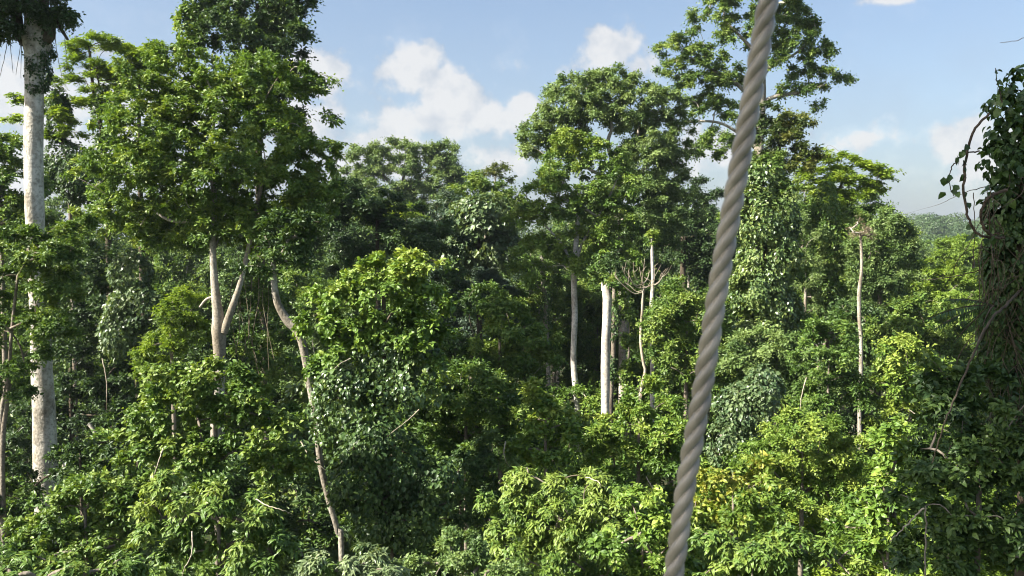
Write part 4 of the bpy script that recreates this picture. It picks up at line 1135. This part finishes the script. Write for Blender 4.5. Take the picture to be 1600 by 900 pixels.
W_C = 'the forest wall behind the centre trees'
W_R = 'the sunlit valley canopy on the right below the ridge'
for Y in (30, 39, 50, 63, 80, 104):
    half = 860 + 3.3 * F / Y
    step = 5.6 * F / Y
    x = 800 - half + fr.uniform(0, step)
    while x < 800 + half:
        top = prof(x, Y) + fr.uniform(-14, 22)
        if 470 < x < 900:
            top += 14
        ok = True
        for (x0, x1, yb, Yc) in CLEAR:
            if Y < Yc and x0 - 4.2 * F / Y < x < x1 + 4.2 * F / Y and top < yb:
                top = yb + fr.uniform(0, 15)
        kind = int(fr.choice([0, 1, 2, 4, 5, 6], p=[.28, .12, .20, .16, .10, .14]))
        if x > 1390:
            kind = int(fr.choice([0, 2, 3, 4, 6], p=[.3, .1, .15, .2, .25]))
        filler(x, top, Y, kind, W_L if x < 560 else (W_C if x < 1390 else W_R))
        x += step * fr.uniform(.8, 1.2)
for Y in (128, 160, 200):
    x = 1130.0 + fr.uniform(0, 40)
    while x < 1720:
        filler(x, prof(1500, Y) + fr.uniform(-7, 7), Y, int(fr.choice([0, 3, 4, 6])), W_R)
        x += 6.5 * F / Y * fr.uniform(.8, 1.2)

# the wooded ridge far off: reads as one mass
def ridge():
    rng = RNG(808)
    P, A, N, T = [], [], [], []
    n = 0
    lob = []
    for _ in range(1500):
        y = rng.uniform(235, 690)
        x = rng.uniform(-.30, .85) * y
        if x < .2 * y and rng.random() < .55:
            continue
        z = ground_z(x, y)
        R = rng.uniform(4.5, 9.5)
        h = rng.uniform(11, 21) + (6 if rng.random() < .06 else 0)
        lob.append((x, y, z + h, R, R, R * rng.uniform(.5, .75), rng.normal(0, .18)))
    rows = []
    for (x, y, z, a, b, c, dt) in lob:
        n = 330
        d = sph(rng, n)
        d[:, 2] = np.abs(d[:, 2]) - .25
        d = norm(d)
        rad = 1 - .35 * rng.random(n) ** 2
        k = rng.integers(0, 9, n); sd_ = sph(rng, 9)
        d = norm(d + .55 * sd_[k])
        P.append(np.array((x, y, z)) + d * np.array((a, b, c)) * rad[:, None])
        N.append(norm(d + np.array((0, 0, .5)) + rng.normal(0, .4, (n, 3))))
        A.append(norm(rng.normal(size=(n, 3)) - np.array((0, 0, .3))))
        T.append(.5 + dt + .12 * rng.normal(size=n))
    P, A, N, T = map(np.concatenate, (P, A, N, T))
    A = norm(A - N * np.sum(A * N, 1, keepdims=True))
    TOTAL[0] += len(P)
    o = link('distant_forest', leaf_mesh('distant_forest', P, A, N, 1.15 * RNG(3).uniform(.7, 1.3, len(P)), .8, np.clip(T, 0, 1), LM['ridge']))
    o['kind'] = 'stuff'
    o['label'] = 'hazy wooded ridge far off on the right'
    tb = Tubes()
ridge()

# unseen tree added left of the frame: its crown shades the rope and the near right side
def shade_tree():
    rng = RNG(99)
    base = np.array((-10.0, -1.5, 0)); base[2] = ground_z(-10, -1.5)
    root = thing('walkway_tree', 'unseen tall tree added left of the view to shade the rope', 'tree', base)
    lobes = [(-8.3, -2.7, 34.2), (-8.6, -3.6, 35.6), (-8.4, -1.6, 36.2), (-8.0, .2, 35.2), (-8.2, 1.6, 37.6), (-8.0, 2.5, 35.0), (-8.0, 2.6, 39.2), (-8.6, 3.4, 33.2), (-9.4, 1.0, 33.4), (-8.3, .6, 39.0)]
    lobes = [(x + 0 - base[0], y - base[1], z - base[2], 1.75, 1.75, 1.6, 0) for (x, y, z) in lobes]
    me, cc = make_crown(rng, 'walkway_tree_crown', lobes, 'broad', LM['mid'], .16, .5, .42, 2.2, .5, low=-1)
    link('crown', me, root)
    tb = Tubes()
    sp = smooth_path(np.array([[0, 0, -.3, .5], [.1, 0, 12, .4], [.3, .5, 24, .32], [1, 1.5, 31, .22]]), 6)
    tb.add(sp[:, :3], sp[:, 3], 12, rng, .04)
    branchwork(rng, tb, [p for p in sp[-5:, :3]], cc, .014, cap=50)
    link('trunk', tb.mesh('walkway_tree_trunk', BM['pale']), root)
shade_tree()

HAZE = 0.0002
if HAZE:
    x0, x1, y0, y1, z0, z1 = -2700, 2700, -320, 4300, -9, 85
    v = np.array([(x, y, z) for x in (x0, x1) for y in (y0, y1) for z in (z0, z1)], float)
    f = np.array([(0, 1, 3, 2), (4, 6, 7, 5), (0, 4, 5, 1), (2, 3, 7, 6), (0, 2, 6, 4), (1, 5, 7, 3)])
    m, t = new_mat('air haze')
    out = t.nodes.new('ShaderNodeOutputMaterial')
    pv = t.nodes.new('ShaderNodeVolumePrincipled')
    pv.inputs['Color'].default_value = (.80, .88, .98, 1)
    pv.inputs['Density'].default_value = HAZE
    pv.inputs['Anisotropy'].default_value = .3
    t.links.new(pv.outputs[0], out.inputs['Volume'])
    hz = link('haze', mesh_from('haze', v, f, m))
    hz['kind'] = 'stuff'
print('LEAVES', TOTAL[0])
